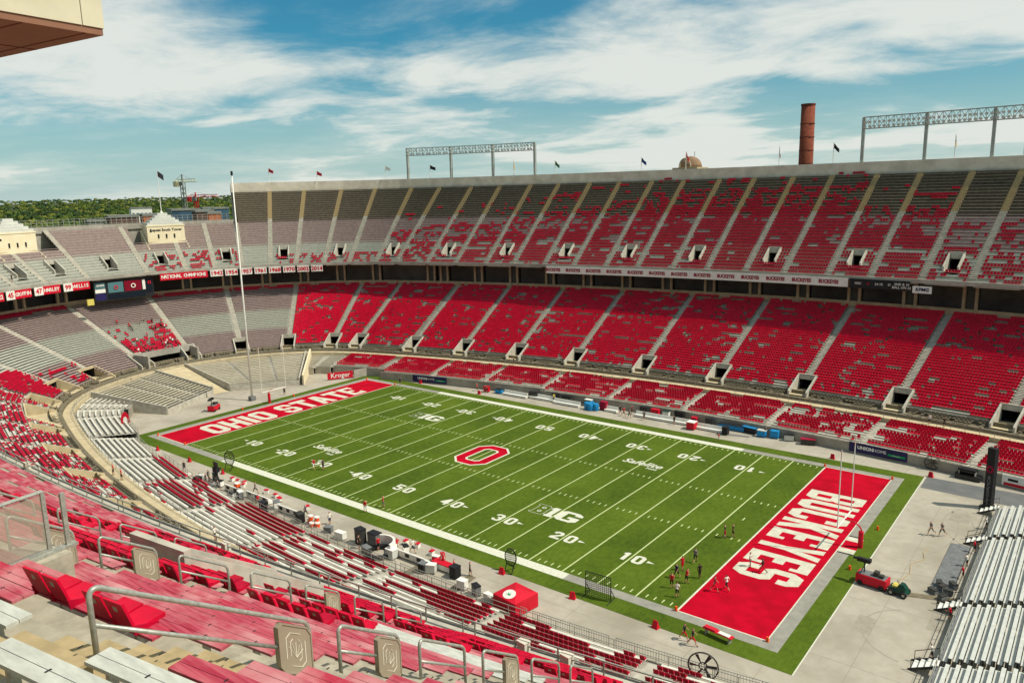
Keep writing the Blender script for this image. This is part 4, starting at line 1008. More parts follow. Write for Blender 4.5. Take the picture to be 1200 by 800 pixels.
def crane(label, x, y, base, top, l0, l1, mm_, mj, zj):
    t_ = thing('tower_crane', label, 'crane', (x, y, 0), R(20)); b = MB(); s = .8
    for sx_ in (-s, s):
        for sy_ in (-s, s): b.bar((sx_,sy_,-.3), (sx_,sy_,zj), .26)
    for z in np.arange(0, zj-2, 2.4): b.bar((-s,-s,z), (s,-s,z+2.4), .16); b.bar((s,s,z), (-s,s,z+2.4), .16); b.bar((-s,s,z), (-s,-s,z+2.4), .16); b.bar((s,-s,z), (s,s,z+2.4), .16)
    b.build('mast', mm_, t_); b = MB()
    for o in (-.6, .6): b.bar((l0,o,zj), (l1,o,zj), .3)
    b.bar((l0*.6,0,zj+1.3), (l1*.95,0,zj+1.3), .3)
    for xx in np.arange(l0, l1-1, 1.6): b.bar((xx,-.6,zj), (xx+.8,0,zj+1.3), .16); b.bar((xx+.8,0,zj+1.3), (xx+1.6,.6,zj), .16)
    b.build('jib', mj, t_); b = MB(); b.box(l0, l0+2.4, -.9, .9, zj-2.2, zj+.4); b.build('counterweight', mj, t_)
    b = MB(); b.box(-.9, 1.2, -1.6, -.7, zj-1.8, zj+.2); b.build('cab', 'far_grey', t_)
    b = MB(); b.bar((0,0,zj), (0,0,top), .5); b.bar((0,0,top), (l1*.6,0,zj+1.3), .1); b.bar((0,0,top), (l0,0,zj+.4), .1); b.build('tower_head', mm_, t_)
crane('grey tower crane with a cream jib beyond the stadium', -289.5, 117, 0, 53.5, -5.0, 8.5, 'far_grey', 'crane_cream', 49.8)
crane('shorter red tower crane right of the cream one', -321.4, 141.7, 0, 45.0, -6.0, 15.0, 'crane_red', 'crane_red', 42.4)
# wooded plain: one mass of tree crowns on ground that rises gently towards the horizon
def hill_z(rg): return max(0, (rg-800)*.0145)
m = MB(); prev = None
for rg in (700, 800, 1500, 2500, 3600, 6000):
    ringp = [(CAM_POS[0]+rg*math.sin(a), CAM_POS[1]+rg*math.cos(a), hill_z(min(rg, 3700))-.2) for a in np.linspace(R(-100), R(-20), 18)]
    if prev: m.quads([[prev[k], prev[k+1], ringp[k+1], ringp[k]] for k in range(17)])
    prev = ringp
structure(m.build('hill', 'soil'))
NC = 7500; rg = 620*(np.exp(RNG.random(NC)*1.8)); an = R(-92)+RNG.random(NC)*R(58); Q = []; MI = []
per = 26
for k in range(NC):
    cx, cy, cz = CAM_POS[0]+rg[k]*math.sin(an[k]), CAM_POS[1]+rg[k]*math.cos(an[k]), hill_z(rg[k]); hh = RNG.uniform(12, 18); rr_ = RNG.uniform(5, 9)
    v_ = RNG.normal(size=(per, 3)); v_ /= np.linalg.norm(v_, axis=1)[:, None]; v_[:, 2] = np.abs(v_[:, 2])*.9-.15
    pos = np.array([cx, cy, cz+hh-rr_*.55])+v_*np.array([rr_, rr_, rr_*.62])*RNG.uniform(.7, 1.08, (per, 1))
    t1 = np.cross(v_, RNG.normal(size=(per, 3))); t1 /= np.linalg.norm(t1, axis=1)[:, None]; t2 = np.cross(v_, t1); sz = RNG.uniform(1.3, 2.7, (per, 1))
    t1 *= sz; t2 *= sz*.8; Q.append(np.stack([pos-t1-t2, pos+t1-t2, pos+t1*.7+t2, pos-t1*.7+t2], 1)); MI.append(np.full(per, RNG.integers(0, 5)))
m = MB(); Q = np.concatenate(Q); MI = np.concatenate(MI)
for i in range(5): m.mat(i).quads(Q[MI == i])
o = m.build('woods', ['leaf_%d' % i for i in range(5)], kind='stuff'); o['label'] = 'dense green woodland stretching to the horizon beyond the stadium'; o['category'] = 'woods'

# ------------------------------------------------------------------ goal posts, poles, nets, pylons
def goal_post(label, sgn):
    t_ = thing('goal_post', label, 'goal post', (sgn*56.75, 0, 0)); s = -sgn
    b = MB(); b.tube([(0,0,0), (0,0,2.0)], .28, 12); b.build('pad', 'red', t_)
    b = MB(); b.tube([(0,0,2.0), (0,0,2.25), (s*.25,0,2.62), (s*.8,0,2.95), (s*1.4,0,3.02), (s*1.89,0,3.05)], .09, 8); b.build('gooseneck', 'steel_dark' if False else 'red', t_)
    b = MB(); b.tube([(s*1.89,-2.82,3.05), (s*1.89,2.82,3.05)], .085, 8); b.build('crossbar', 'white', t_)
    for y in (-2.82, 2.82):
        b = MB(); b.tube([(s*1.89,y,3.05), (s*1.89,y,12.2)], .06, 8); u_ = b.build('upright', 'white', t_)
        b = MB(); b.box(s*1.89-.02, s*1.89+.02, y-.07, y+.07, 11.1, 12.2); b.build('ribbon', 'red', u_)
goal_post('goal post with red padded stem standing over the right hand end zone', 1)
goal_post('goal post with red padded stem behind the far left end zone', -1)
t_ = thing('net_pole', 'very tall white pole behind the far left end zone', 'pole', (-61.6, -.8, 0)); b = MB(); b.tube([(0,0,0), (0,0,20), (0,0,45.6)], [.23,.18,.11], 12); smooth(b.build('shaft', 'white', t_)); b = MB(); b.tube([(0,0,45.6), (0,0,46.4)], [.22,.22], 8); b.build('cap', 'black', t_)
b = MB(); b.box(-.55, .55, -.55, .55, 0, .9); b.build('base_pad', 'grey_cloth', t_)
PY = [(HL,-HW-.12,'near outer corner of the right end zone'), (HL,HW+.12,'far outer corner of the right end zone'), (GL,-HW-.12,'near goal line corner of the right end zone'), (GL,HW+.12,'far goal line corner of the right end zone'), (57.2,6.1,'grass just beyond the right goal post pad'), (57.2,-6.1,'grass left of the red camera cart'), (-HL,-HW-.12,'near outer corner of the far left end zone'), (-GL,-HW-.12,'near goal line corner of the far left end zone'), (-57,6.1,'grass right of the far goal post'), (-57,-6.1,'grass left of the far goal post'), (-HL,HW+.12,'far outer corner of the far left end zone'), (-GL,HW+.12,'far goal line corner of the far left end zone')]
for x, y, w_ in PY:
    b = MB(); b.boxes([[(-.12,-.12,.02),(.12,-.12,.02),(.12,.12,.02),(-.12,.12,.02),(-.1,-.1,.46),(.1,-.1,.46),(.1,.1,.46),(-.1,.1,.46)]]); b.box(-.14, .14, -.14, .14, .02, .08)
    o = b.build('pylon', 'orange'); o.location = (x, y, .02); tag(o, 'orange pylon at the '+w_, 'pylon', 'end zone pylons')
MK = [(-37,-28.7,'near the far left corner benches'), (-27.5,-28.7,'beside the hooped net'), (-47,-28.7,'close to the far left end zone'), (26.9,-28.6,'beside the round kicking net'), (36.1,-28.5,'beside the square net'), (45.5,-28.4,'near the right end zone on the near edge'), (45.6,28.7,'far edge behind the right end zone goal line'), (59,28.6,'far right corner of the turf'), (-25,28.7,'far edge at left beside the white band'), (-42,28.7,'far edge near the navy corner sign')]
for x, y, w_ in MK:
    b = MB(); b.boxes([[(-.32,-.22,0),(.32,-.22,0),(.32,.22,0),(-.32,.22,0),(-.24,-.04,.75),(.24,-.04,.75),(.24,.04,.75),(-.24,.04,.75)]]); b.box(-.36, .36, -.26, .26, 0, .05)
    o = b.build('yard_marker', 'red'); o.location = (x, y, .02); o.rotation_euler[2] = RNG.uniform(-.3, .3); tag(o, 'red yard marker wedge '+w_, 'marker', 'red yard markers')
def net_frame(label, loc, rz, w, h, curved):
    t_ = thing('kicking_net', label, 'net', loc, rz); b = MB()
    if curved:
        pts = [(w/2*math.cos(a), 0, h*.62+h*.38*math.sin(a)) for a in np.linspace(0, 2*math.pi, 18)]; b.tube(pts, .06, 6, False); b.tube([(-w*.35,0,h*.4), (-w*.3,-.7,0), (w*.3,-.7,0), (w*.35,0,h*.4)], .06, 6); b.tube([(0,0,h*.3), (0,.8,0)], .06, 6)
        xs = [(x, max(0, math.sqrt(max(0, 1-(2*x/w)**2)))) for x in np.linspace(-w/2, w/2, 11)]
        nb = MB()
        for x, k in xs: nb.bar((x,0,h*.62-h*.38*k), (x,0.02,h*.62+h*.38*k), .035)
        for z in np.linspace(-.95, .95, 9): k = math.sqrt(1-z*z); nb.bar((-w/2*k,0,h*.62+h*.38*z), (w/2*k,.02,h*.62+h*.38*z), .035)
    else:
        b.tube([(-w/2,0,0), (-w/2,0,h), (w/2,0,h), (w/2,0,0)], .06, 6)
        for x in (-w/2, w/2): b.tube([(x,-.9,0), (x,.9,0)], .05, 6); b.tube([(x,.9,0), (x,0,h*.5)], .04, 6)
        nb = MB()
        for x in np.linspace(-w/2, w/2, 13): nb.bar((x,0,.1), (x,0.02,h), .03)
        for z in np.linspace(.1, h, 13): nb.bar((-w/2,0,z), (w/2,.02,z), .03)
    b.build('frame', 'black', t_); nb.build('netting', 'net', t_)
net_frame('hooped black kicking net on the grass at far left of the near sideline', (-28.2, -27.0, .02), R(25), 1.7, 3.0, True)
net_frame('round black kicking net by the twenty yard line', (27.4, -27.6, .02), R(10), 1.4, 2.7, True)
net_frame('square black net standing on the grass by the ten yard line', (38.2, -26.9, .02), R(3), 2.9, 2.6, False)

# ------------------------------------------------------------------ people
def person_mesh(name, pose):
    """one continuous skinned body; materials by zone: 0 top, 1 bottoms, 2 skin, 3 hair, 4 shoes"""
    V = []; E_ = []; Rr = []
    def a(p, r_, par=None):
        V.append(p); Rr.append(r_)
        if par is not None: E_.append((par, len(V)-1))
        return len(V)-1
    ls, lb, asw, lean, bend = pose      # leg swing, back-leg bend, arm swing, lean, elbow bend
    pel = a((0,0,.98), (.15,.11)); ab = a((0,.02+lean*.3,1.14), (.14,.10), pel); chst = a((0,lean*.7,1.36), (.17,.115), ab); nk = a((0,lean,1.51), (.065,.065), chst)
    hd = a((0,lean*1.1+.02,1.62), (.085,.095), nk); a((0,lean*1.15+.03,1.75), (.07,.085), hd)
    a((0,lean*1.1+.115,1.62), (.02,.02), hd)
    for s in (-1, 1):
        sw = ls*s; hp = a((s*.1,0,.92), (.1,.1), pel)
        kx = sw*.42; kn = a((s*.11,kx+.03,.5+abs(sw)*.03), (.066,.066), hp)
        an = a((s*.11, kx*1.5-(lb if s*ls < 0 else 0)*.28, .10+(lb*.22 if s*ls < 0 else 0)), (.045,.045), kn); a((s*.12, kx*1.5-(lb if s*ls < 0 else 0)*.28+.17, .045+(lb*.16 if s*ls < 0 else 0)), (.045,.035), an)
        sh = a((s*.2,lean*.8,1.43), (.065,.065), chst); el = a((s*.27,lean*.8-asw*s*.2,1.17), (.045,.045), sh)
        wr = a((s*.25,lean*.8-asw*s*.32+bend*.22,1.17-.24*(1-bend*.8)), (.034,.034), el); pm_ = a((s*.245,lean*.8-asw*s*.36+bend*.3,1.17-.31*(1-bend*.9)), (.038,.02), wr)
        d = Vector(V[pm_])-Vector(V[wr]); d.normalize()
        for q, L_ in ((-.03,.07), (-.01,.085), (.01,.08), (.03,.065)): f_ = Vector(V[pm_])+d*L_+Vector((0,q,0)); a(tuple(f_), (.010,.010), pm_)
        a(tuple(Vector(V[wr])+d*.05+Vector((0,.05,0))), (.011,.011), wr)
    me = bpy.data.meshes.new(name); me.from_pydata(V, E_, []); o = bpy.data.objects.new(name, me); COL.objects.link(o)
    md = o.modifiers.new('skin', 'SKIN'); md.use_smooth_shade = True
    for i, r_ in enumerate(Rr): me.skin_vertices[0].data[i].radius = r_
    me.skin_vertices[0].data[0].use_root = True
    sb = o.modifiers.new('sub', 'SUBSURF'); sb.levels = 1; sb.render_levels = 1
    res = bpy.data.meshes.new_from_object(o.evaluated_get(bpy.context.evaluated_depsgraph_get())); bpy.data.objects.remove(o); res.name = name
    res.materials.clear()
    for q in ('white','black','skin','hair','rubber'): res.materials.append(MATS[q])
    for p in res.polygons:
        x, y, z = p.center; armz = abs(x) > .215
        k = 0
        if z > 1.69 or (z > 1.58 and y < lean*1.1-.03): k = 3
        elif z > 1.49: k = 2
        elif armz and z < 1.26: k = 2
        elif armz and z > .75: k = 0
        elif z > .96: k = 0
        elif z > .52: k = 1
        elif z > .12: k = 2
        else: k = 4
        p.material_index = k; p.use_smooth = True
    return res
POSE = [person_mesh('body', (.15,0,.1,0,.15)), person_mesh('body', (.55,.5,.6,.03,.4)), person_mesh('body', (.6,.9,.8,.08,.9)), person_mesh('body', (.2,0,.2,.12,1.0))]
def person(label, x, y, rz, pose, top, bottom, z=.02, h=1.0, skin='skin', group=None, legs=None):
    o = link('person', POSE[pose], loc=(x, y, z)); o.rotation_euler[2] = rz; o.scale = (h, h, h)
    for i, m_ in enumerate((top, bottom, skin, 'hair', 'rubber')): o.material_slots[i].link = 'OBJECT'; o.material_slots[i].material = MATS[m_]
    return tag(o, label, 'person', group)
person('person in red top and white trousers on the near white sideline band', 1.7, -26.0, .4, 0, 'red', 'white')
person('person in red top standing just inside the field by the fifty', 2.6, -23.6, -.5, 0, 'red', 'grey_cloth')
person('person in red top beside another by the forty yard number', -17.2, -19.6, 1.2, 1, 'red', 'white')
person('person in dark top beside the red one near the forty number', -15.9, -18.9, -1.6, 0, 'black', 'black')
person('lone person in dark clothes on the concrete at far left of near sideline', -33.2, -31.7, .6, 0, 'black', 'navy')
person('person in dark top and shorts standing on the goal line side of the ten', 43.2, -6.4, 2.0, 0, 'black', 'red')
person('second of the pair in dark top near the middle hash', 43.9, -5.7, -1.0, 0, 'black', 'black')
person('person in grey shirt walking alone near the goal line', 43.0, -14.2, .3, 1, 'grey_cloth', 'black')
person('person in red shirt leftmost of the warm-up group', 43.4, -20.8, .2, 0, 'red', 'black')
person('person in white shirt at the near end of the warm-up group', 44.7, -22.2, .4, 0, 'white', 'black')
person('person in navy shirt in the middle of the warm-up group', 42.9, -18.6, 2.9, 1, 'navy', 'black')
person('person in red shirt bending in the warm-up group', 44.2, -19.0, -.8, 3, 'red', 'black')
person('tall person in black at the right of the warm-up group', 44.9, -17.2, 1.0, 0, 'black', 'black', skin='skin_dark')
person('person in red shirt farthest from the sideline in the warm-up group', 42.6, -16.6, -2.0, 0, 'red', 'red')
person('person in maroon top stepping into the red end zone', 47.3, -18.9, -1.2, 1, 'flag_maroon', 'red')
person('person in white shirt stepping into the red end zone', 48.2, -17.9, 1.2, 1, 'white', 'black')
person('person in white top on the letter S of the end zone', 48.3, -11.6, 1.5, 0, 'white', 'grey_cloth')
person('person in black top and red shorts on the letter S', 49.9, -12.2, 1.9, 1, 'black', 'red', skin='skin_dark')
person('person in black top and red shorts walking on the near concrete, first of two', 48.6, -28.7, -1.3, 1, 'black', 'red')
person('person in black top and red shorts walking on the near concrete, nearest the bench', 49.6, -29.1, -1.2, 1, 'black', 'red', h=1.04)
person('jogger in khaki shorts on the concrete, nearer the goal post', 62.6, 8.1, 2.6, 2, 'grey_cloth', 'khaki')
person('jogger in black shorts on the concrete, nearer the silver bleachers', 63.7, 8.5, 2.6, 2, 'grey_cloth', 'black')
person('dark figure standing by the far corner behind the goal post', -59.2, 5.4, .5, 0, 'black', 'black')
person('person in navy standing on the far sideline near the corner sign', -44.8, 25.2, .5, 0, 'navy', 'navy')
person('person in red sitting low on the far white band by the thirty', 28.2, 26.9, 2.6, 3, 'red', 'white', h=.85)
for x, y, tp, w_ in ((6.8,31.9,'black','by the blue barrels'), (7.9,31.2,'red','right of the blue barrels'), (8.6,33.0,'flag_maroon','behind the blue barrels'), (-27,30.4,'red','near the navy corner sign'), (-24.5,30.2,'flag_maroon','left of the first bench'), (-8.5,32.2,'sign_yellow','beside the second far bench'), (9.5,30.4,'grey_cloth','before the long bench'), (12.2,31.0,'black','at the long bench end'), (18,31.3,'black','by the long bench'), (33.5,33.5,'black','by the blue cart')):
    person('staff member in %s top on the far sideline %s' % ({'flag_maroon':'maroon','grey_cloth':'grey','sign_yellow':'yellow'}.get(tp, tp), w_), x, y, RNG.uniform(-3, 3), int(RNG.integers(0, 2)), tp, 'black', z=0)
for x, y, tp, w_ in ((-23.9,-32.9,'black','on the camera platform at far left'), (-21.5,-33.2,'grey_cloth','behind the first near bench'), (-3.6,-31.5,'navy','at the end of the third near bench'), (11.5,-32.6,'red','inside the round seat unit'), (20.6,-31.2,'red','sitting on the white table bench'), (22.6,-31.6,'red','right hand of two on the white table bench')):
    person('staff member in %s top %s' % ({'grey_cloth':'grey'}.get(tp, tp), w_), x, y, RNG.uniform(-3, 3), int(RNG.integers(0, 2)), tp, 'black', z=0)
# a few people in the stands and on the walkway
for a, d, z, tp, w_ in ((-176.3, 4.8, 3.2, 'white', 'on the near walkway above the red patch'), (-170.6, 5.0, 3.2, 'red', 'on the near walkway behind the white benches'), (-170.0, 5.2, 3.2, 'red', 'second in red on the near walkway'), (7.55, 4.9, 3.2, 'white', 'on the far walkway at the right'), (8.0, 4.6, 3.2, 'black', 'leaning on the far walkway rail'), (-9.0, 5.0, 3.2, 'black', 'on the far walkway above the long bench'), (-113, 30.6, 24.42, 'black', 'on the upper curved deck near the left edge')):
    p = pt(D(a), d, z); person('person in %s %s' % (tp, w_), p[0], p[1], RNG.uniform(-3, 3), 0, tp, 'black', z=z)
# spectators gathered above the tunnel
n = 0
for k in range(34):
    i = int(RNG.integers(3, 22)); a = RNG.uniform(-97, -82.5) if i < 10 else RNG.uniform(-95, -82); d, z = rowpos(LOWER, i); p = pt(D(a), d+.55, z+.0)
    c_ = ['red','white','red','black','grey_cloth'][k % 5]; person('seated spectator in %s in the block of red seats above the tunnel' % {'grey_cloth':'grey'}.get(c_, c_), p[0], p[1], RNG.uniform(0, 3), 3, c_, 'black', z=z-.02, h=.9, group='spectators above the tunnel')

# ------------------------------------------------------------------ sideline furniture
def player_bench(label, x, y, L_, face, dark=True):
    """white heated bench: box seat with rolled back, dark vents"""
    t_ = thing('player_bench', label, 'bench', (x, y, 0), 0 if face > 0 else math.pi, 'white team benches')
    b = MB(); b.box(-L_/2, L_/2, -.25, .35, .12, .48); b.build('seat', 'white', t_)
    n = max(1, int(L_/1.5))
    for k in range(n):
        x0, x1 = -L_/2+k*L_/n+.03, -L_/2+(k+1)*L_/n-.03; b = MB()
        b.boxes([[(x0,-.42,.15),(x1,-.42,.15),(x1,-.25,.15),(x0,-.25,.15),(x0,-.52,1.0),(x1,-.52,1.0),(x1,-.36,1.02),(x0,-.36,1.02)]]); bk = b.build('backrest', 'white', t_)
        b = MB(); b.box((x0+x1)/2-.3, (x0+x1)/2+.3, -.56, -.52, .45, .85); b.build('vent', 'black', bk)
    for xx in (-L_/2+.2, L_/2-.2): b = MB(); b.box(xx-.08, xx+.08, -.3, .3, 0, .12); b.build('foot', 'black', t_)
player_bench('first white bench from the left on the near sideline', -19.3, -31.9, 3.6, 1)
player_bench('second white bench from the left on the near sideline', -13.6, -31.6, 5.2, 1)
player_bench('third white bench on the near sideline beside the orange coolers', -6.0, -32.0, 4.6, 1)
player_bench('white bench right of the round seat unit on the near sideline', 16.2, -32.0, 5.6, 1)
player_bench('first white bench on the far sideline', -17.5, 31.2, 6, -1)
player_bench('second white bench on the far sideline', -11.2, 32.0, 6, -1)
player_bench('third white bench on the far sideline left of blue barrels', -5.0, 31.4, 6, -1)
player_bench('longest white bench on the far sideline', 15.2, 32.2, 11, -1)
player_bench('last white bench on the far sideline beside the red cube', 24.4, 31.4, 5, -1)
player_bench('short white bench right of the blue barrels', 4.6, 32.2, 2.6, -1)
def stool(label, x, y, top):
    t_ = thing('drink_stand', label, 'drink stand', (x, y, 0), RNG.uniform(0, 3), 'drink stands along the sideline'); b = MB(); b.box(-.3, .3, -.22, .22, .02, .5); b.build('body', 'white', t_)
    b = MB(); b.box(-.31, .31, -.23, .23, .5, .62); b.build('lid', top, t_); b = MB(); b.tube([(0,0,.62), (0,0,1.1)], .03, 6); b.build('handle', 'steel', t_)
for k, (x, y) in enumerate(((-23.5,-29.6),(-22,-29.7),(-20.6,-29.5),(-19.8,-30.2),(-15,-29.6),(-12.6,-29.8),(-5.4,-29.8),(13.0,-29.6),(14.8,-29.4),(17.5,-29.8),(19.0,-29.6))):
    stool('red and white drink stand, %s from the left along the near turf edge' % ORD[k], x, y, 'red')
def cooler_group():
    for k, (x, y, z) in enumerate(((-1.6,-32.4,0), (-.7,-32.0,0), (.2,-32.6,0), (-.4,-33.0,0), (-1.1,-32.6,.62), (-.1,-32.4,.62))):
        t_ = thing('drink_cooler', 'orange and white drink cooler, %s of the cluster beside the near benches' % ORD[k], 'cooler', (x, y, z), RNG.uniform(0, 3), 'orange drink coolers'); b = MB(); b.tube([(0,0,0), (0,0,.52)], [.27,.33], 12); b.build('body', 'orange', t_)
        b = MB(); b.tube([(0,0,.52), (0,0,.66)], [.35,.33], 12); b.build('lid', 'white', t_); b = MB(); b.box(-.05, .05, -.36, -.28, .06, .14); b.build('spigot', 'white', t_)
cooler_group()
t_ = thing('drink_cooler', 'single orange bin with white lid on the concrete at far left', 'cooler', (-29.5, -33.3, 0)); b = MB(); b.tube([(0,0,0), (0,0,.8)], [.45,.55], 12); b.build('body', 'orange', t_); b = MB(); b.tube([(0,0,.8), (0,0,.95)], [.58,.56], 12); b.build('lid', 'white', t_)
# round seat unit of the near side
t_ = thing('round_seat', 'white round seat unit with dark ring in front of the red seats', 'bench', (12.4, -33.2, 0)); b = MB()
for k in range(16):
    a0_, a1_ = 2*math.pi*k/16, 2*math.pi*(k+1)/16; q = lambda r_, a, z: (r_*math.cos(a), r_*math.sin(a), z); b.boxes([[q(1.2,a0_,.1),q(1.7,a0_,.1),q(1.7,a1_,.1),q(1.2,a1_,.1),q(1.2,a0_,.5),q(1.7,a0_,.5),q(1.7,a1_,.5),q(1.2,a1_,.5)]])
b.build('seat', 'black', t_); b = MB()
for k in range(6):
    a0_, a1_ = 2*math.pi*k/16, 2*math.pi*(k+1)/16; b.boxes([[q(1.75,a0_,.1),q(1.95,a0_,.1),q(1.95,a1_,.1),q(1.75,a1_,.1),q(1.6,a0_,1.7),q(1.85,a0_,1.7),q(1.85,a1_,1.7),q(1.6,a1_,1.7)]])
b.build('backrest', 'white', t_)
def cabinet(name, label, x, y, w, dp, h, m1, m2, rz=0.0, cat='cabinet'):
    if 33.2 < y < 36: y = 34.2-(x-18)**2/566
    t_ = thing(name, label, cat, (x, y, 0), rz); b = MB(); b.box(-w/2, w/2, -dp/2, dp/2, .15, h); b.build('body', m1, t_); b = MB(); b.box(-w/2-.03, w/2+.03, -dp/2-.03, dp/2+.03, h, h+.1); b.build('top', m2, t_)
    for sx_ in (-1, 1):
        for sy_ in (-1, 1): b = MB(); b.tube([(sx_*(w/2-.12), sy_*(dp/2-.06)-.04, .1), (sx_*(w/2-.12), sy_*(dp/2-.06)+.04, .1)], .1, 8); b.build('wheel', 'rubber', t_)
    return t_
cabinet('equipment_trunk', 'grey equipment trunk left of the round seat unit', 10.0, -31.8, 1.5, 1.0, 1.5, 'grey_cloth', 'black')
cabinet('equipment_trunk', 'silver equipment trunk beside the third near bench', 14.2, -33.0, 1.2, .9, 1.1, 'aluminium', 'white')
cabinet('equipment_trunk', 'white table bench with red top on the near sideline', 21.3, -31.6, 3.4, .9, .75, 'white', 'red', cat='table')
cabinet('equipment_trunk', 'black trunk at the end of the white table bench', 23.3, -32.2, .9, .9, 1.3, 'black', 'black')
cabinet('equipment_trunk', 'red cube at the end of the long far bench', 21.6, 30.7, 1.4, 1.4, 1.3, 'red', 'white')
cabinet('equipment_trunk', 'red trunk against the far wall behind the long bench', 12.8, 34.0, 1.5, .8, 1.3, 'red', 'red')
cabinet('equipment_trunk', 'white and green trunk behind the long far bench', 15.0, 33.9, 1.2, .8, 1.3, 'white', 'cart_green')
cabinet('equipment_trunk', 'small red trunk against the far wall at right', 20.5, 34.0, 1.0, .8, 1.0, 'sign_maroon', 'red')
cabinet('equipment_trunk', 'long blue cart against the far wall', 27.5, 34.0, 4.5, .9, .9, 'blue', 'black')
cabinet('equipment_trunk', 'blue bin at right of the far benches', 33.0, 33.2, 1.4, .9, 1.1, 'blue', 'aluminium')
cabinet('equipment_trunk', 'second blue bin at right of the far benches', 35.0, 33.6, 1.3, .9, 1.2, 'blue', 'blue')
cabinet('equipment_trunk', 'small blue bin left of the first far bench', -21.8, 33.9, 1.6, .8, .9, 'blue', 'black')
cabinet('equipment_trunk', 'pale blue bin under the far wall left of barrels', -1.2, 33.8, 1.5, .8, 1.2, 'screen_teal', 'white')
cabinet('equipment_trunk', 'dark trunk under the far wall behind the third bench', -6.0, 34.1, 2.2, .8, 1.4, 'steel_dark', 'black')
cabinet('equipment_trunk', 'maroon trunk right of the blue barrels', 2.8, 32.6, 1.3, .9, 1.6, 'sign_maroon', 'sign_maroon')
cabinet('equipment_trunk', 'black cabinet at the end of the last far bench', 27.6, 31.0, .9, 1.0, 1.3, 'black', 'black')
for k, (x, y) in enumerate(((-.2,31.4), (.8,31.0), (1.7,31.5), (.4,32.1))):
    t_ = thing('barrel', 'bright blue barrel, %s of the cluster on the far sideline' % ORD[k], 'barrel', (x, y, 0), 0, 'blue barrels'); b = MB(); b.tube([(0,0,0), (0,0,.2), (0,0,1.0), (0,0,1.25)], [.5,.58,.58,.48], 14); b.build('body', 'blue', t_); b = MB(); b.tube([(0,0,1.25), (0,0,1.33)], .5, 14); b.build('lid', 'blue', t_)
for k, (x, y) in enumerate(((-3.2,32.6), (29.5,31.4))):
    b = MB(); b.boxes([[(x-1.8,y-.6,0.005),(x+1.8,y+.2,0.005),(x+1.9,y+.9,0.005),(x-1.7,y+.1,0.005),(x-1.8,y-.6,.04),(x+1.8,y+.2,.04),(x+1.9,y+.9,.04),(x-1.7,y+.1,.04)]]); tag(b.build('rubber_mat', 'asphalt'), 'dark rubber mat on the far concrete %s' % ('left of the blue barrels' if k == 0 else 'right of the last bench'), 'mat')
for k, (x0, y0, x1, y1, w) in enumerate(((-14.5,-35.3,-13.2,-31.0,1.1), (18.3,-35.3,18.4,-31.5,1.1), (25.0,-35.2,24.6,-30.9,1.1), (-8.4,-35.3,-7.6,-31,1.0), (63.2,-8.2,68.4,-6.4,.9))):
    d_ = Vector((x1-x0, y1-y0, 0)).normalized(); nn = Vector((-d_.y, d_.x, 0))*w/2; b = MB(); A_, Q_ = Vector((x0,y0,.006)), Vector((x1,y1,.006)); up = Vector((0,0,.03))
    b.boxes([[A_-nn, A_+nn, Q_+nn, Q_-nn, A_-nn+up, A_+nn+up, Q_+nn+up, Q_-nn+up]])
    tag(b.build('cable_mat', 'platform_brown'), ['brown cable mat by the second near bench','brown cable mat right of the round seat unit','brown cable mat below the white table bench','brown cable mat by the third near bench','brown cable mat running from the red cart to the silver bleachers'][k], 'mat')
# red canopy tent with a white disc
t_ = thing('canopy_tent', 'red canopy tent with a white disc and green leaf mark on the roof', 'tent', (32.4, -33.2, 0), R(-8)); b = MB(); w = 1.6; zt, ze = 2.0, 1.55
for i, (p, q) in enumerate((((-w,-w),(w,-w)), ((w,-w),(w,w)), ((w,w),(-w,w)), ((-w,w),(-w,-w)))):
    b.poly([(p[0],p[1],ze), (q[0],q[1],ze), (0,0,zt)]); b.quads([[(p[0],p[1],ze-.35),(q[0],q[1],ze-.35),(q[0],q[1],ze),(p[0],p[1],ze)]])
b.build('roof', 'red', t_)
for sx_ in (-1, 1):
    for sy_ in (-1, 1): b = MB(); b.tube([(sx_*(w-.05),sy_*(w-.05),0), (sx_*(w-.05),sy_*(w-.05),ze)], .04, 6); b.build('leg', 'steel', t_)
b = MB(); b.quads([[(w,-w,.1),(w,w,.1),(w,w,ze-.35),(w,-w,ze-.35)], [(-w,-w,.1),(w,-w,.1),(w,-w,ze-.35),(-w,-w,ze-.35)]]); b.build('side_curtain', 'red', t_)
nz_ = Vector((0,-(zt-ze),w)).normalized()
def roofp(x, y, off=.02): z = zt-(zt-ze)*max(abs(x), abs(y))/w; return (x, y, z+off)
b = MB(); cx, cy = 0.0, -.85; ring_ = [(cx+.72*math.cos(a), cy+.62*math.sin(a)) for a in np.linspace(0, 2*math.pi, 17)[:-1]]
b.poly([(x, y, zt-(zt-ze)*(-y)/w+.03) for x, y in ring_]); b.build('disc', 'white', t_)
b = MB()
for k in range(5):
    a = math.pi*(k/4); b.poly([(cx+.06*math.cos(a+1.57), cy-.1+.06*math.sin(a+1.57), zt-(zt-ze)*(-(cy-.1))/w+.045), (cx+.42*math.cos(a), cy-.1+.42*math.sin(a), zt-(zt-ze)*(-(cy-.1+.42*math.sin(a)))/w+.045), (cx-.06*math.cos(a+1.57), cy-.1-.06*math.sin(a+1.57), zt-(zt-ze)*(-(cy-.1))/w+.046)])
b.build('leaf_mark', 'green_sign', t_)
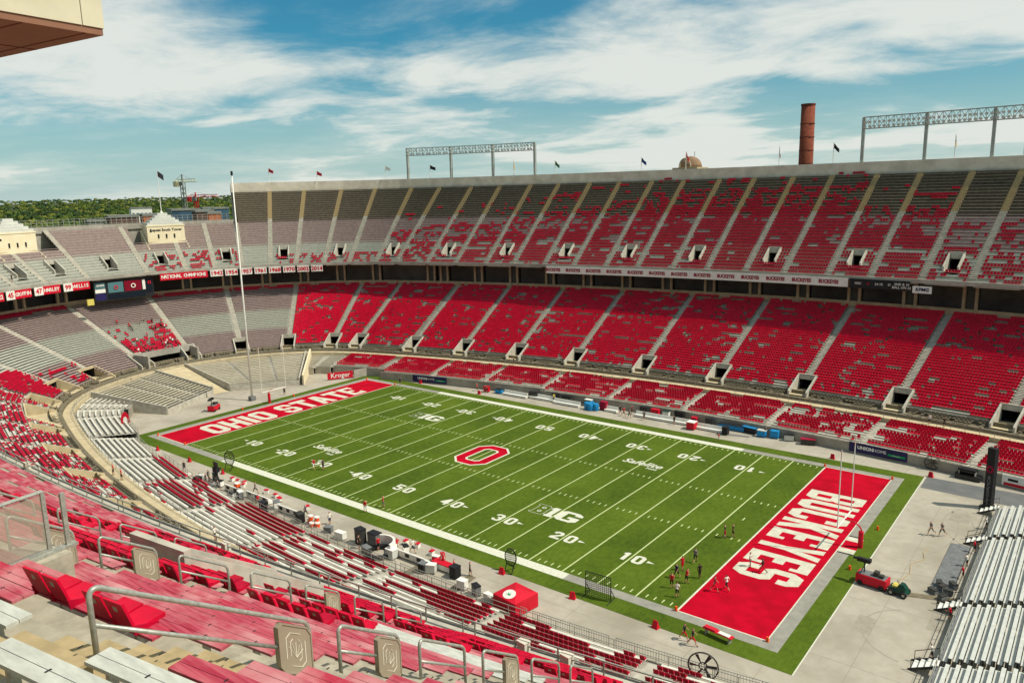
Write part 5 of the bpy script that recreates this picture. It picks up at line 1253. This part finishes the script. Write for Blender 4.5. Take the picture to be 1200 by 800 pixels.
# camera carts
def camera_cart(label, x, y, rz, L_=2.6, two=False):
    t_ = thing('camera_cart', label, 'cart', (x, y, 0), rz); b = MB(); b.box(-L_/2, L_/2, -.7, .7, .25, 1.15); b.build('body', 'red', t_)
    b = MB(); b.box(-L_/2+.15, L_/2-.15, -.6, .6, 1.15, 1.2); b.build('deck', 'grey_cloth', t_)
    for sx_ in (-.35, .35):
        for s in (-1, 1): b = MB(); b.tube([(sx_*L_,s*.6,.28), (sx_*L_,s*.75,.28)], .28, 10); b.build('wheel', 'rubber', t_)
    b = MB(); b.tube([(-L_*.3,0,1.2), (-L_*.3,0,2.3)], .07, 8); b.tube([(-L_*.3-.3,0,1.2), (-L_*.3,0,1.9)], .04, 6); b.build('pedestal', 'black', t_)
    b = MB(); b.box(-L_*.3-.75, -L_*.3+.35, -.2, .2, 2.3, 2.7); b.tube([(-L_*.3-.75,0,2.5), (-L_*.3-1.15,0,2.5)], [.12,.16], 8); b.box(-L_*.3+.35, -L_*.3+.6, -.28, .28, 2.35, 2.75); b.build('camera', 'black', t_)
    b = MB(); b.box(.1, .6, -.3, .3, 1.2, 1.65); b.box(.75, 1.1, -.4, .1, 1.2, 1.5); b.build('equipment', 'steel_dark', t_)
    b = MB(); b.bar((L_/2,0,.35), (L_/2+.9,0,.35), .08); b.build('drawbar', 'black', t_); return t_
camera_cart('red camera cart with a broadcast camera beside the right end zone', 60.0, -8.2, R(-6), 3.0)
camera_cart('red camera cart behind the far left end zone', -61.4, -9.6, R(120), 2.4)
t_ = thing('utility_cart', 'small dark green cart towing the red camera cart', 'cart', (62.6, -8.6, 0), R(-6)); b = MB(); b.boxes([[(-.9,-.55,.35),(.9,-.5,.35),(.9,.5,.35),(-.9,.55,.35),(-.9,-.55,.75),(.5,-.5,.95),(.5,.5,.95),(-.9,.55,.75)]]); b.build('body', 'cart_green', t_)
b = MB(); b.boxes([[(.0,-.5,.9),(.75,-.4,.85),(.75,.4,.85),(.0,.5,.9),(.1,-.4,1.25),(.45,-.32,1.25),(.45,.32,1.25),(.1,.4,1.25)]]); b.build('hood', 'cart_green', t_); b = MB(); b.box(-.6, -.1, -.4, .4, .8, 1.0); b.build('seat', 'sign_yellow', t_); b = MB(); b.bar((0,-.05,1.1), (-.2,-.05,1.45), .04); b.bar((-.2,-.2,1.45), (-.2,.12,1.45), .04); b.build('steering', 'black', t_)
for sx_ in (-.6, .6):
    for s in (-1, 1): b = MB(); b.tube([(sx_,s*.5,.32), (sx_,s*.72,.32)], .32, 12); w_ = b.build('wheel', 'rubber', t_); b = MB(); b.tube([(sx_,s*.721,.32), (sx_,s*.735,.32)], .15, 10); b.build('rim', 'steel', w_)
# camera position at far left of near sideline
t_ = thing('camera_stand', 'tall camera rig with dark monitor on the near sideline at far left', 'camera', (-24.8, -31.3, 0)); b = MB()
for k in range(3): a = 2*math.pi*k/3; b.tube([(.75*math.cos(a),.75*math.sin(a),0), (0,0,1.7)], .05, 6); 
b.build('tripod', 'black', t_); b = MB(); b.box(-.5, .5, -.3, .3, 1.7, 2.4); b.tube([(0,.3,2.0), (0,.8,2.0)], .15, 8); b.build('camera', 'black', t_); b = MB(); b.box(-.55, .55, -.08, .08, 2.5, 3.2); b.build('monitor', 'steel_dark', t_)
# big round fan on the near rail, folding bench table
t_ = thing('fan', 'large round caged fan on the near rail below the right end zone', 'fan', (52.6, -33.5, 0), R(15)); b = MB(); b.tube([(1.25*math.cos(a), 0, 1.5+1.25*math.sin(a)) for a in np.linspace(0, 2*math.pi, 25)], .07, 6, False); b.tube([(.35*math.cos(a), 0, 1.5+.35*math.sin(a)) for a in np.linspace(0, 2*math.pi, 13)], .05, 6, False); b.build('cage', 'steel_dark', t_)
for k in range(6): a = 2*math.pi*k/6; b = MB(); b.boxes([[(.2*math.cos(a),-.05,1.5+.2*math.sin(a)),(1.15*math.cos(a-.14),-.05,1.5+1.15*math.sin(a-.14)),(1.15*math.cos(a+.14),.05,1.5+1.15*math.sin(a+.14)),(.2*math.cos(a+.5),.05,1.5+.2*math.sin(a+.5)),(.2*math.cos(a),-.03,1.5+.2*math.sin(a)),(1.15*math.cos(a-.14),-.03,1.5+1.15*math.sin(a-.14)),(1.15*math.cos(a+.14),.07,1.5+1.15*math.sin(a+.14)),(.2*math.cos(a+.5),.07,1.5+.2*math.sin(a+.5))]]); b.build('blade', 'steel_dark', t_)
b = MB(); b.box(-.6, .6, -.3, .3, 0, .25); b.build('base', 'black', t_)
t_ = thing('fan', 'round dark fan against the far wall right of the navy sign', 'fan', (58.6, 31.7, 0), R(8)); b = MB(); b.tube([(1.0*math.cos(a), 0, 1.1+1.0*math.sin(a)) for a in np.linspace(0, 2*math.pi, 21)], .07, 6, False); b.build('cage', 'steel_dark', t_)
for k in range(7): a = 2*math.pi*k/7; b = MB(); b.bar((.1*math.cos(a),0,1.1+.1*math.sin(a)), (.95*math.cos(a),0,1.1+.95*math.sin(a)), .16, .04); b.build('blade', 'black', t_)
t_ = thing('side_table', 'low red folding bench on the near grass by the right end zone', 'table', (51.0, -26.6, .02), R(-8)); b = MB(); b.box(-1.5, 1.5, -.3, .3, .55, .63); b.build('top', 'red', t_)
for x in (-1.2, 1.2): b = MB(); b.box(x-.06, x+.06, -.28, .28, 0, .55); b.build('leg', 'steel', t_)
b = MB(); b.box(-1.4, -.2, -.25, .25, .63, .75); b.build('towels', 'flag_red', t_); b = MB(); b.box(.1, 1.2, -.25, .2, .63, .7); b.build('towels', 'white', t_)
# black banner tower
t_ = thing('banner_tower', 'tall black banner tower with vertical lettering by the asphalt lane', 'sign', (66.9, 20.8, 0), R(-25)); b = MB(); b.box(-.5, .5, -.35, .35, 0, 8.0); b.build('body', 'black', t_)
for i, chh in enumerate('BUCKEYES'): lettering(chh, .62, 'grey_cloth', (0, -.37, 4.1-i*.5), (1,0,0), (0,0,1), t_, 'letter', bold=.02)
lettering('O', 1.2, 'sign_maroon', (0, -.37, 5.2), (1,0,0), (0,0,1), t_, 'emblem', bold=.06)
b = MB(); b.box(-.8, .8, -.6, .6, 0, .25); b.build('base', 'steel_dark', t_)
t_ = cabinet('scissor_lift', 'dark low cart with boxes parked under the far wall at right', 63.4, 30.6, 3.2, 1.3, .6, 'steel_dark', 'black', R(-8), 'cart'); b = MB(); b.box(-1.3, .9, -.5, .5, 1.2, 1.5); b.build('load', 'black', t_); b = MB(); b.box(-1.2, -1.1, -.5, .5, .7, 1.2); b.box(.8, .9, -.5, .5, .7, 1.2); b.build('rack', 'steel', t_)
# silver bleachers at the open end
def silver(label, y0, y1, nrows, x0=68.7, z0=1.0):
    t_ = thing('aluminium_bleacher', label, 'bleacher'); body = MB(); pi_, ri_ = .78, .24
    for i in range(nrows):
        x, z = x0+i*pi_, z0+i*ri_
        b = MB(); b.box(x+.05, x+.36, y0, y1, z+.40, z+.45); b.build('bench', 'aluminium', t_)
        b = MB(); b.box(x-.36, x-.02, y0, y1, z, z+.04); b.build('foot_plank', 'aluminium', t_)
        for yy in np.arange(y0+.3, y1, 2.6): body.box(x+.15, x+.25, yy, yy+.08, z-.25, z+.40); body.box(x+.17, x+.23, yy, yy+.06, 0, z)
        body.box(x-.02, x+.02, y0, y1, z-.18, z)
    body.build('understructure', 'steel_dark', t_)
    g = MB(); 
    for yy in np.arange(y0, y1+.1, 1.8): g.bar((x0-.55,yy,z0), (x0-.55,yy,z0+1.0), .05)
    for h_ in (.5, 1.0): g.bar((x0-.55,y0,z0+h_), (x0-.55,y1,z0+h_), .05)
    g.build('front_rail', 'steel', t_); g = MB(); g.box(x0-.7, x0-.4, y0, y1, 0.0, z0); g.build('skirt', 'grey_cloth', t_)
silver('silver aluminium bleacher block in the middle at the open end', -8.6, 8.0, 22)
silver('silver aluminium bleacher block nearest the viewer at the open end', -20.3, -9.6, 22)
silver('silver aluminium bleacher block farthest along, beside the banner tower', 9.0, 18.8, 22)
silver('short silver bleacher block at the bottom edge of the picture', -27.5, -21.3, 22)
for y, w_ in ((-9.1,'between the middle and nearest silver blocks'), (-20.8,'below the nearest silver block'), (8.5,'between the middle and farthest silver blocks'), (19.0,'beyond the farthest silver block')):
    t_ = thing('stair', 'short white metal stair '+w_, 'stairs', (67.0, y, 0))
    for k in range(4): b = MB(); b.box(-.75+k*.5, -.3+k*.5, -.75, .75, .16+k*.26, .22+k*.26); b.build('step', 'white', t_)
    for s in (-1, 1):
        b = MB(); b.bar((-1.0,s*.8,0.02), (1.1,s*.8,1.0), .08, .2); sg = b.build('stringer', 'steel_dark', t_)
        b = MB(); b.bar((-.8,s*.8,1.0), (1.1,s*.8,1.95), .05); b.bar((-.8,s*.8,.1), (-.8,s*.8,1.0), .05); b.bar((1.1,s*.8,.9), (1.1,s*.8,1.95), .05); b.build('handrail', 'steel_dark', sg)
b = MB(); b.box(64.9, 66.9, -6.2, 7.0, 0.0, .12); tag(b.build('rubber_mat', 'grey_cloth'), 'long grey mat in front of the middle silver bleachers', 'mat')
for k, (x, y) in enumerate(((67.4,5.8), (67.2,1.6), (67.3,-1.6), (67.6,13.6), (67.6,-11.2), (67.4,-19))):
    person('band member in red cap beside the silver bleachers, %s from the far end' % ORD[[1,2,3,0,4,5][k]], x, y, 1.5, 3, 'white' if k % 2 else 'red', 'black', h=.85, z=.12)
for k, (x, y) in enumerate(((66.0,-5.3), (65.6,-4.6), (66.6,-6.0), (65.3,-6.4), (66.3,-7.2), (66.8,-4.2))):
    t_ = thing('music_case', 'grey instrument case, %s of the pile by the silver bleachers' % ORD[k], 'case', (x, y, .13 if y > -6.2 else 0.0), RNG.uniform(0, 3), 'pile of instrument cases'); b = MB(); b.box(-.45, .45, -.25, .25, 0, .4); b.build('body', 'grey_cloth', t_); b = MB(); b.box(-.46, .46, -.26, .26, .4, .52); b.build('lid', 'steel_dark', t_)
b = MB(); b.tube([(62.0,-6.0,.03), (62.6,-3.4,.03), (62.2,-1.0,.03), (63.2,1.0,.03), (62.8,2.6,.03), (63.0,4.6,.03)], .04, 5); tag(b.build('cable', 'concrete_tan'), 'pale cable snaking over the concrete beside the right end zone', 'cable')

# more gear along both sidelines
GEAR = [(-26.3,-33.4,1.0,.8,1.2,'black','steel_dark','black monitor case at far left of the near sideline'), (-22.6,-33.6,1.4,.7,.9,'steel_dark','grey_cloth','dark trunk behind the first near bench'), (-17.0,-33.8,.9,.7,1.0,'aluminium','black','silver trunk behind the second near bench'), (-9.8,-33.6,1.1,.8,1.3,'black','black','black trunk between the second and third near benches'),
        (8.4,-32.6,1.2,.9,1.9,'steel_dark','black','tall dark cabinet left of the round seat unit'), (11.2,-30.9,1.1,.7,1.0,'white','red','white box with red lid beside the round seat unit'), (19.6,-33.4,.8,.8,1.1,'black','grey_cloth','black box left of the white table bench'), (25.6,-33.6,1.0,.7,1.0,'white','white','white box right of the table bench'), (29.6,-34.0,1.2,.6,.8,'aluminium','white','low silver box left of the red tent'),
        (-24.8,34.2,1.2,.7,1.1,'red','red','red box under the far wall left of the first bench'), (-13.6,34.4,2.0,.7,1.2,'steel_dark','black','dark rack under the far wall behind the first bench'), (-8.6,34.6,1.4,.7,1.5,'black','black','black rack under the far wall behind the second bench'), (10.6,34.4,1.6,.7,1.4,'steel_dark','black','dark rack behind the staff on the far sideline'), (17.6,34.4,1.8,.6,1.7,'black','steel_dark','tall black rack behind the longest far bench'), (23.4,34.2,1.5,.7,1.2,'steel_dark','black','dark rack behind the last far bench'), (30.6,34.0,2.4,.7,1.0,'black','blue','black rack beside the long blue cart'), (37.4,33.8,1.4,.8,1.0,'aluminium','black','silver rack right of the blue bins'), (40.5,33.6,2.2,1.0,.9,'steel_dark','sign_maroon','maroon topped cart under the far wall near the right end zone')]
for x, y, w, dp, h, a, b_, lb in GEAR:
    if y > 0: y = 34.2-(x-18)**2/566
    cabinet('equipment_trunk', lb, x, y, w, dp, h, a, b_, RNG.uniform(-.3, .3))
for k, (x, y, tp) in enumerate(((-25.6,-32.6,'black'), (-16.2,-30.6,'grey_cloth'), (9.2,-33.6,'black'), (15.2,-30.6,'white'))):
    person('crew member in %s by the near benches, %s from the left' % ({'grey_cloth':'grey'}.get(tp, tp), ORD[k]), x, y, RNG.uniform(-3, 3), k % 2, tp, 'black', z=0)
# steel fence sections along the near concrete
for k in range(9):
    a = -172.5-k*1.85; q0, q1 = Vector(pt(D(a), -7.0, 0)), Vector(pt(D(a-1.7), -7.0, 0)); n = 16
    t_ = thing('crowd_barrier', 'steel crowd barrier along the near front rows, %s from the left' % ORD[k], 'barrier', group='crowd barriers by the near rows'); b = MB(); b.bar(q0+Vector((0,0,1.1)), q1+Vector((0,0,1.1)), .045); b.bar(q0+Vector((0,0,.15)), q1+Vector((0,0,.15)), .045); b.build('rail', 'steel', t_); b = MB()
    for j in range(n*2+1): q = q0.lerp(q1, j/(n*2)); b.bar(q+Vector((0,0,.0 if j % 8 == 0 else .15)), q+Vector((0,0,1.1)), .025 if j % 8 else .05)
    b.build('bars', 'steel', t_)

NG = [(-27.6,-32.2,.9,.7,.8,'white','white','low white case left of the tall camera rig'), (-25.9,-30.9,.8,.6,1.1,'steel_dark','black','dark case at the foot of the tall camera rig'), (-23.0,-32.0,1.1,.7,.9,'white','black','white case with black lid right of the tall camera rig'), (-20.6,-30.7,.8,.5,.6,'orange','white','small orange case before the first near bench'), (-16.3,-32.9,1.0,.6,1.1,'grey_cloth','white','grey case between the first and second near benches'), (-11.0,-30.3,.9,.5,.5,'white','red','low white case with red lid before the second near bench'),
      (-9.2,-32.0,1.1,.8,1.0,'white','grey_cloth','white case between the second and third near benches'), (-2.9,-32.9,1.2,.8,1.2,'black','steel_dark','black case left of the orange coolers'), (2.6,-32.8,1.0,.7,.7,'grey_cloth','grey_cloth','grey case right of the orange coolers'), (5.4,-33.2,1.4,.7,.9,'white','white','white case alone right of the orange coolers'), (10.9,-33.9,1.2,.7,.8,'steel_dark','grey_cloth','dark low case behind the round seat unit'), (14.6,-31.2,.9,.6,.9,'white','black','white case just right of the round seat unit'), (18.9,-30.6,.8,.5,.6,'red','white','small red case above the cable mat'), (20.3,-33.0,1.3,.7,1.0,'aluminium','white','silver case behind the white table bench'), (27.6,-33.7,1.0,.6,1.1,'grey_cloth','black','grey case between the table bench and red tent')]
for x, y, w, dp, h, a, b_, lb in NG: cabinet('equipment_trunk', lb, x, y, w, dp, h, a, b_, RNG.uniform(-.5, .5))
for k, (x, y, tp, bt) in enumerate(((-26.6,-31.6,'grey_cloth','khaki'), (-12.0,-33.0,'red','black'), (.9,-31.2,'white','navy'), (13.4,-31.4,'red','white'), (24.4,-31.0,'grey_cloth','black'))):
    person('helper in %s standing among the near side cases, %s from the left' % ({'grey_cloth':'grey'}.get(tp, tp), ORD[k]), x, y, RNG.uniform(-3, 3), k % 2, tp, bt, z=0)
# tyre marks and patches on the open-end concrete
tm = MB()
for (x0, y0, r_, a0_, a1_) in ((70,-30,26,95,150), (70,-30,27.6,95,150), (48,10,17,-30,25), (48,10,18.6,-30,25), (66,-16,5,120,260), (72,14,9,150,240)):
    aa = np.linspace(R(a0_), R(a1_), 26); i_ = [(x0+(r_-.09)*math.cos(t), y0+(r_-.09)*math.sin(t), .0035) for t in aa]; o_ = [(x0+(r_+.09)*math.cos(t), y0+(r_+.09)*math.sin(t), .0035) for t in aa]
    for j in range(25):
        if i_[j][0] > 58.6 and i_[j+1][0] > 58.6: tm.quads([[i_[j], i_[j+1], o_[j+1], o_[j]]])
tm.build('tyre_marks', 'tyre_mark', APRON)
for (x, y, w, h) in ((66,-14,3.0,4.2), (60.4,-18,1.6,3.2), (63.5,14,2.2,3.0)):
    b = MB(); flat(b, x, x+w, y, y+h, .0025); b.build('patch', 'tyre_mark', APRON)

# ------------------------------------------------------------------ foreground: aisle rails with plates, glass guard, overhead soffit
def aisle_rail(label, a, dA, dB, plate=True, part_of=None):
    psi = near_psi(a); zz = lambda d: UPPER['z0']+(d-UPPER['d0'])/UPPER['pitch']*UPPER['rise']-.2
    t_ = thing('handrail', label, 'handrail', group='aisle handrails of the near deck'); rr_ = .032
    A0_ = Vector(pt(psi, dA, zz(dA))); B0_ = Vector(pt(psi, dB, zz(dB))); h = 1.02; up = Vector((0,0,1))
    A1, B1 = A0_+up*h, B0_+up*h; dr = (B1-A1).normalized(); rb = .16
    b = MB(); pts = [A0_, A0_+up*(h-rb)]+[A0_+up*(h-rb)+up*rb*math.sin(t)+dr*rb*(1-math.cos(t)) for t in np.linspace(.3, 1.5, 5)]
    pts += [B1-dr*rb*.8]+[B1-up*.13*(1-math.cos(t))-dr*.13*(1-math.sin(t)) for t in np.linspace(.2, 1.5, 4)]+[B0_]
    b.tube(pts, rr_, 10); smooth(b.build('rail', 'steel', t_))
    m0, m1 = A0_+up*.56, B0_+up*.56; pe = m1-dr*.74
    b = MB(); b.tube([m0, pe if plate else m1], rr_*.85, 8); smooth(b.build('mid_rail', 'steel', t_))
    if plate:
        c0 = (m1-dr*.37)+up*.0; hw, hh_, ch_ = .37, .39, .09; n = dr.cross(up).normalized()
        sl = Vector((dr.x, dr.y, dr.z)); 
        def q(x, y, o): return c0+sl*x+up*y+n*o
        oc = octo(-hw, hw, -hh_, hh_, ch_); b = MB()
        b.poly([q(x,y,.035) for x, y in oc]); b.poly([q(x,y,-.035) for x, y in oc][::-1])
        for p_, q_ in zip(oc, oc[1:]+oc[:1]): b.poly([q(*p_,-.035), q(*q_,-.035), q(*q_,.035), q(*p_,.035)])
        pl = b.build('plate', 'plate', t_)
        for sgn in (-1, 1):
            b = MB(); o1 = sgn*.037
            for p_, q_ in zip(octo(-hw*.97, hw*.97, -hh_*.97, hh_*.97, ch_), octo(-hw*.97, hw*.97, -hh_*.97, hh_*.97, ch_)[1:]+octo(-hw*.97, hw*.97, -hh_*.97, hh_*.97, ch_)[:1]): b.bar(q(*p_,o1), q(*q_,o1), .02, .02)
            b.build('plate_lip', 'plate', pl)
            b = MB()
            # etched block O with a leaf spray across it
            oo = octo(-.21, .21, -.26, .26, .1)
            for k_ in (0, 1, 2, 4, 5, 6): b.bar(q(*oo[k_],o1), q(*oo[(k_+1) % 8],o1), .012, .006)
            ii = octo(-.12, .12, -.17, .17, .06)
            for k_ in (1, 2, 3, 5, 6): b.bar(q(*ii[k_],o1), q(*ii[(k_+1) % 8],o1), .010, .006)
            for ang in (-50, -25, 0, 25, 50):
                ca, sa = math.sin(R(ang)), math.cos(R(ang)); b.bar(q(0,-.12,o1), q(ca*.2,-.12+sa*.24,o1), .010, .005)
            b.build('etching', 'plate_etch', pl)
    return t_
ar = [(8.74,47.85,44.75,'with a large square plate in the lower left foreground'), (8.68,43.8,42.3,'with a square plate, second down the nearest aisle'), (8.68,41.7,40.2,'of bare tube, third down the nearest aisle'), (8.68,39.5,38.0,'fourth down the nearest aisle, near the bottom edge'), (8.68,37.3,35.8,'fifth down the nearest aisle'), (8.68,35.1,33.6,'sixth down the nearest aisle'),
      (7.17,46.3,44.9,'top of the second aisle behind the glass guard'), (7.17,44.4,43.1,'second from the top in the second aisle'), (7.12,42.4,41.0,'with a tan plate beside the pink benches'), (7.12,40.4,38.95,'left of the white concrete stair mouth'), (7.14,38.3,36.9,'beside the white concrete stair mouth'), (7.14,36.3,34.9,'with a plate below the white concrete stair mouth'), (7.14,34.2,32.8,'second from the bottom of the second aisle'), (7.14,32.1,30.7,'lowest of the second aisle'),
      (5.66,45.2,43.9,'at the top of the third aisle'), (5.66,43.2,41.9,'second in the third aisle'), (5.66,41.2,39.9,'third in the third aisle'), (5.66,39.2,37.9,'fourth in the third aisle'), (5.66,37.2,35.9,'fifth in the third aisle'), (5.66,35.2,33.9,'lowest in the third aisle')]
for k_, (a, dA, dB, w_) in enumerate(ar): aisle_rail('galvanised aisle handrail '+w_, a, dA, dB, k_ in (0, 1, 3, 7, 8, 11))
# glass guard on a concrete wall
t_ = thing('glass_guard', 'steel framed glass guard on a concrete wall at the left edge', 'barrier'); zw = 34.5
psA_, psB_ = near_psi(7.62), near_psi(7.42); b = MB()
sweep(b, np.array([psA_, psB_]), 44.5, 48.6, 32.6, zw); b.build('wall', 'concrete_near', t_)
g = MB(); g0, g1 = 44.75, 48.2; a_g = near_psi(7.57); pA = Vector(pt(a_g, g0, zw)); pB = Vector(pt(a_g, g1, zw)); up = Vector((0,0,1)); hg = 1.25
dd_ = (pB-pA).normalized()
for k in (0, .34, .67, 1): q = pA.lerp(pB, k); g.bar(q, q+up*hg, .06 if k else .07)
g.tube([pA+up*hg, pB+up*hg], .04, 8); g.bar(pA+up*.08, pB+up*.08, .07); g.bar(pA-dd_*.35, pA-dd_*.35+up*(hg-.15), .08); g.bar(pA-dd_*.5+up*.03, pB+up*.03, .16, .06); g.build('frame', 'steel', t_)
nn_ = dd_.cross(up).normalized()*.01
for k0, k1 in ((0,.34), (.34,.67), (.67,1)):
    b = MB(); p, q = pA.lerp(pB, k0)+dd_*.05, pA.lerp(pB, k1)-dd_*.05
    b.boxes([[p-nn_+up*.14, p+nn_+up*.14, q+nn_+up*.14, q-nn_+up*.14, p-nn_+up*(hg-.06), p+nn_+up*(hg-.06), q+nn_+up*(hg-.06), q-nn_+up*(hg-.06)]]); b.build('pane', 'guard_glass', t_)
# landing wall behind the glass
b = MB(); sweep(b, np.array([near_psi(7.1), near_psi(6.6)]), 44.9, 49, 32.6, 34.3); tag(b.build('landing', 'concrete_near'), 'concrete landing seen through the glass guard', 'landing')
# overhead box corner of the press level
t_ = thing('press_box', 'pale overhanging box corner with brown underside at the top left', 'building')
K0 = Vector((42.98, -72.72, 48.0)); eA = Vector((.55, -3.99, 0)).normalized(); eB = Vector((-8.24, -.99, 0)).normalized(); up = Vector((0,0,1))
def kb(a, b_, z): return K0+eA*a+eB*b_+up*z
def kbox(mb, a0_, a1_, b0_, b1_, z0, z1): mb.boxes([[kb(a0_,b0_,z0), kb(a1_,b0_,z0), kb(a1_,b1_,z0), kb(a0_,b1_,z0), kb(a0_,b0_,z1), kb(a1_,b0_,z1), kb(a1_,b1_,z1), kb(a0_,b1_,z1)]])
for k in range(6):
    b = MB(); kbox(b, k*4.6-(0 if k else 0)+(.0 if k == 0 else .04)-(0 if k == 0 else 3.7), (k+1)*4.6-3.7, 0, 40, .02, 9); b.build('fascia_panel', 'fascia', t_)
b = MB(); kbox(b, .05, 23, .05, 40, -.25, .02); b.build('underside', 'soffit_brown', t_)
b = MB()
for a in (.75, 3.2): kbox(b, a, a+.06, .06, 40, -.27, -.25)
for q_ in (5.0, 10.0, 15.0): kbox(b, .1, 22.8, q_, q_+.06, -.275, -.255)
b.build('seam', 'brick_band', t_)

for k, (a, w_) in enumerate(((7.7,'by the nearest aisle'), (8.05,'just below the nearest aisle rails'), (4.4,'beyond the white stair mouth'), (.2,'at the left edge of the picture'))):
    p = pt(near_psi(a), 28.2, 23.23); b = MB(); b.box(-.22, .22, -.16, .16, 0, .45); b.box(-.24, .24, -.18, .18, .45, .48); o = b.build('junction_box', 'junction_box'); o.location = p; o.rotation_euler[2] = -R(a); tag(o, 'pale junction box on the near deck parapet '+w_, 'box', 'junction boxes on the parapet')
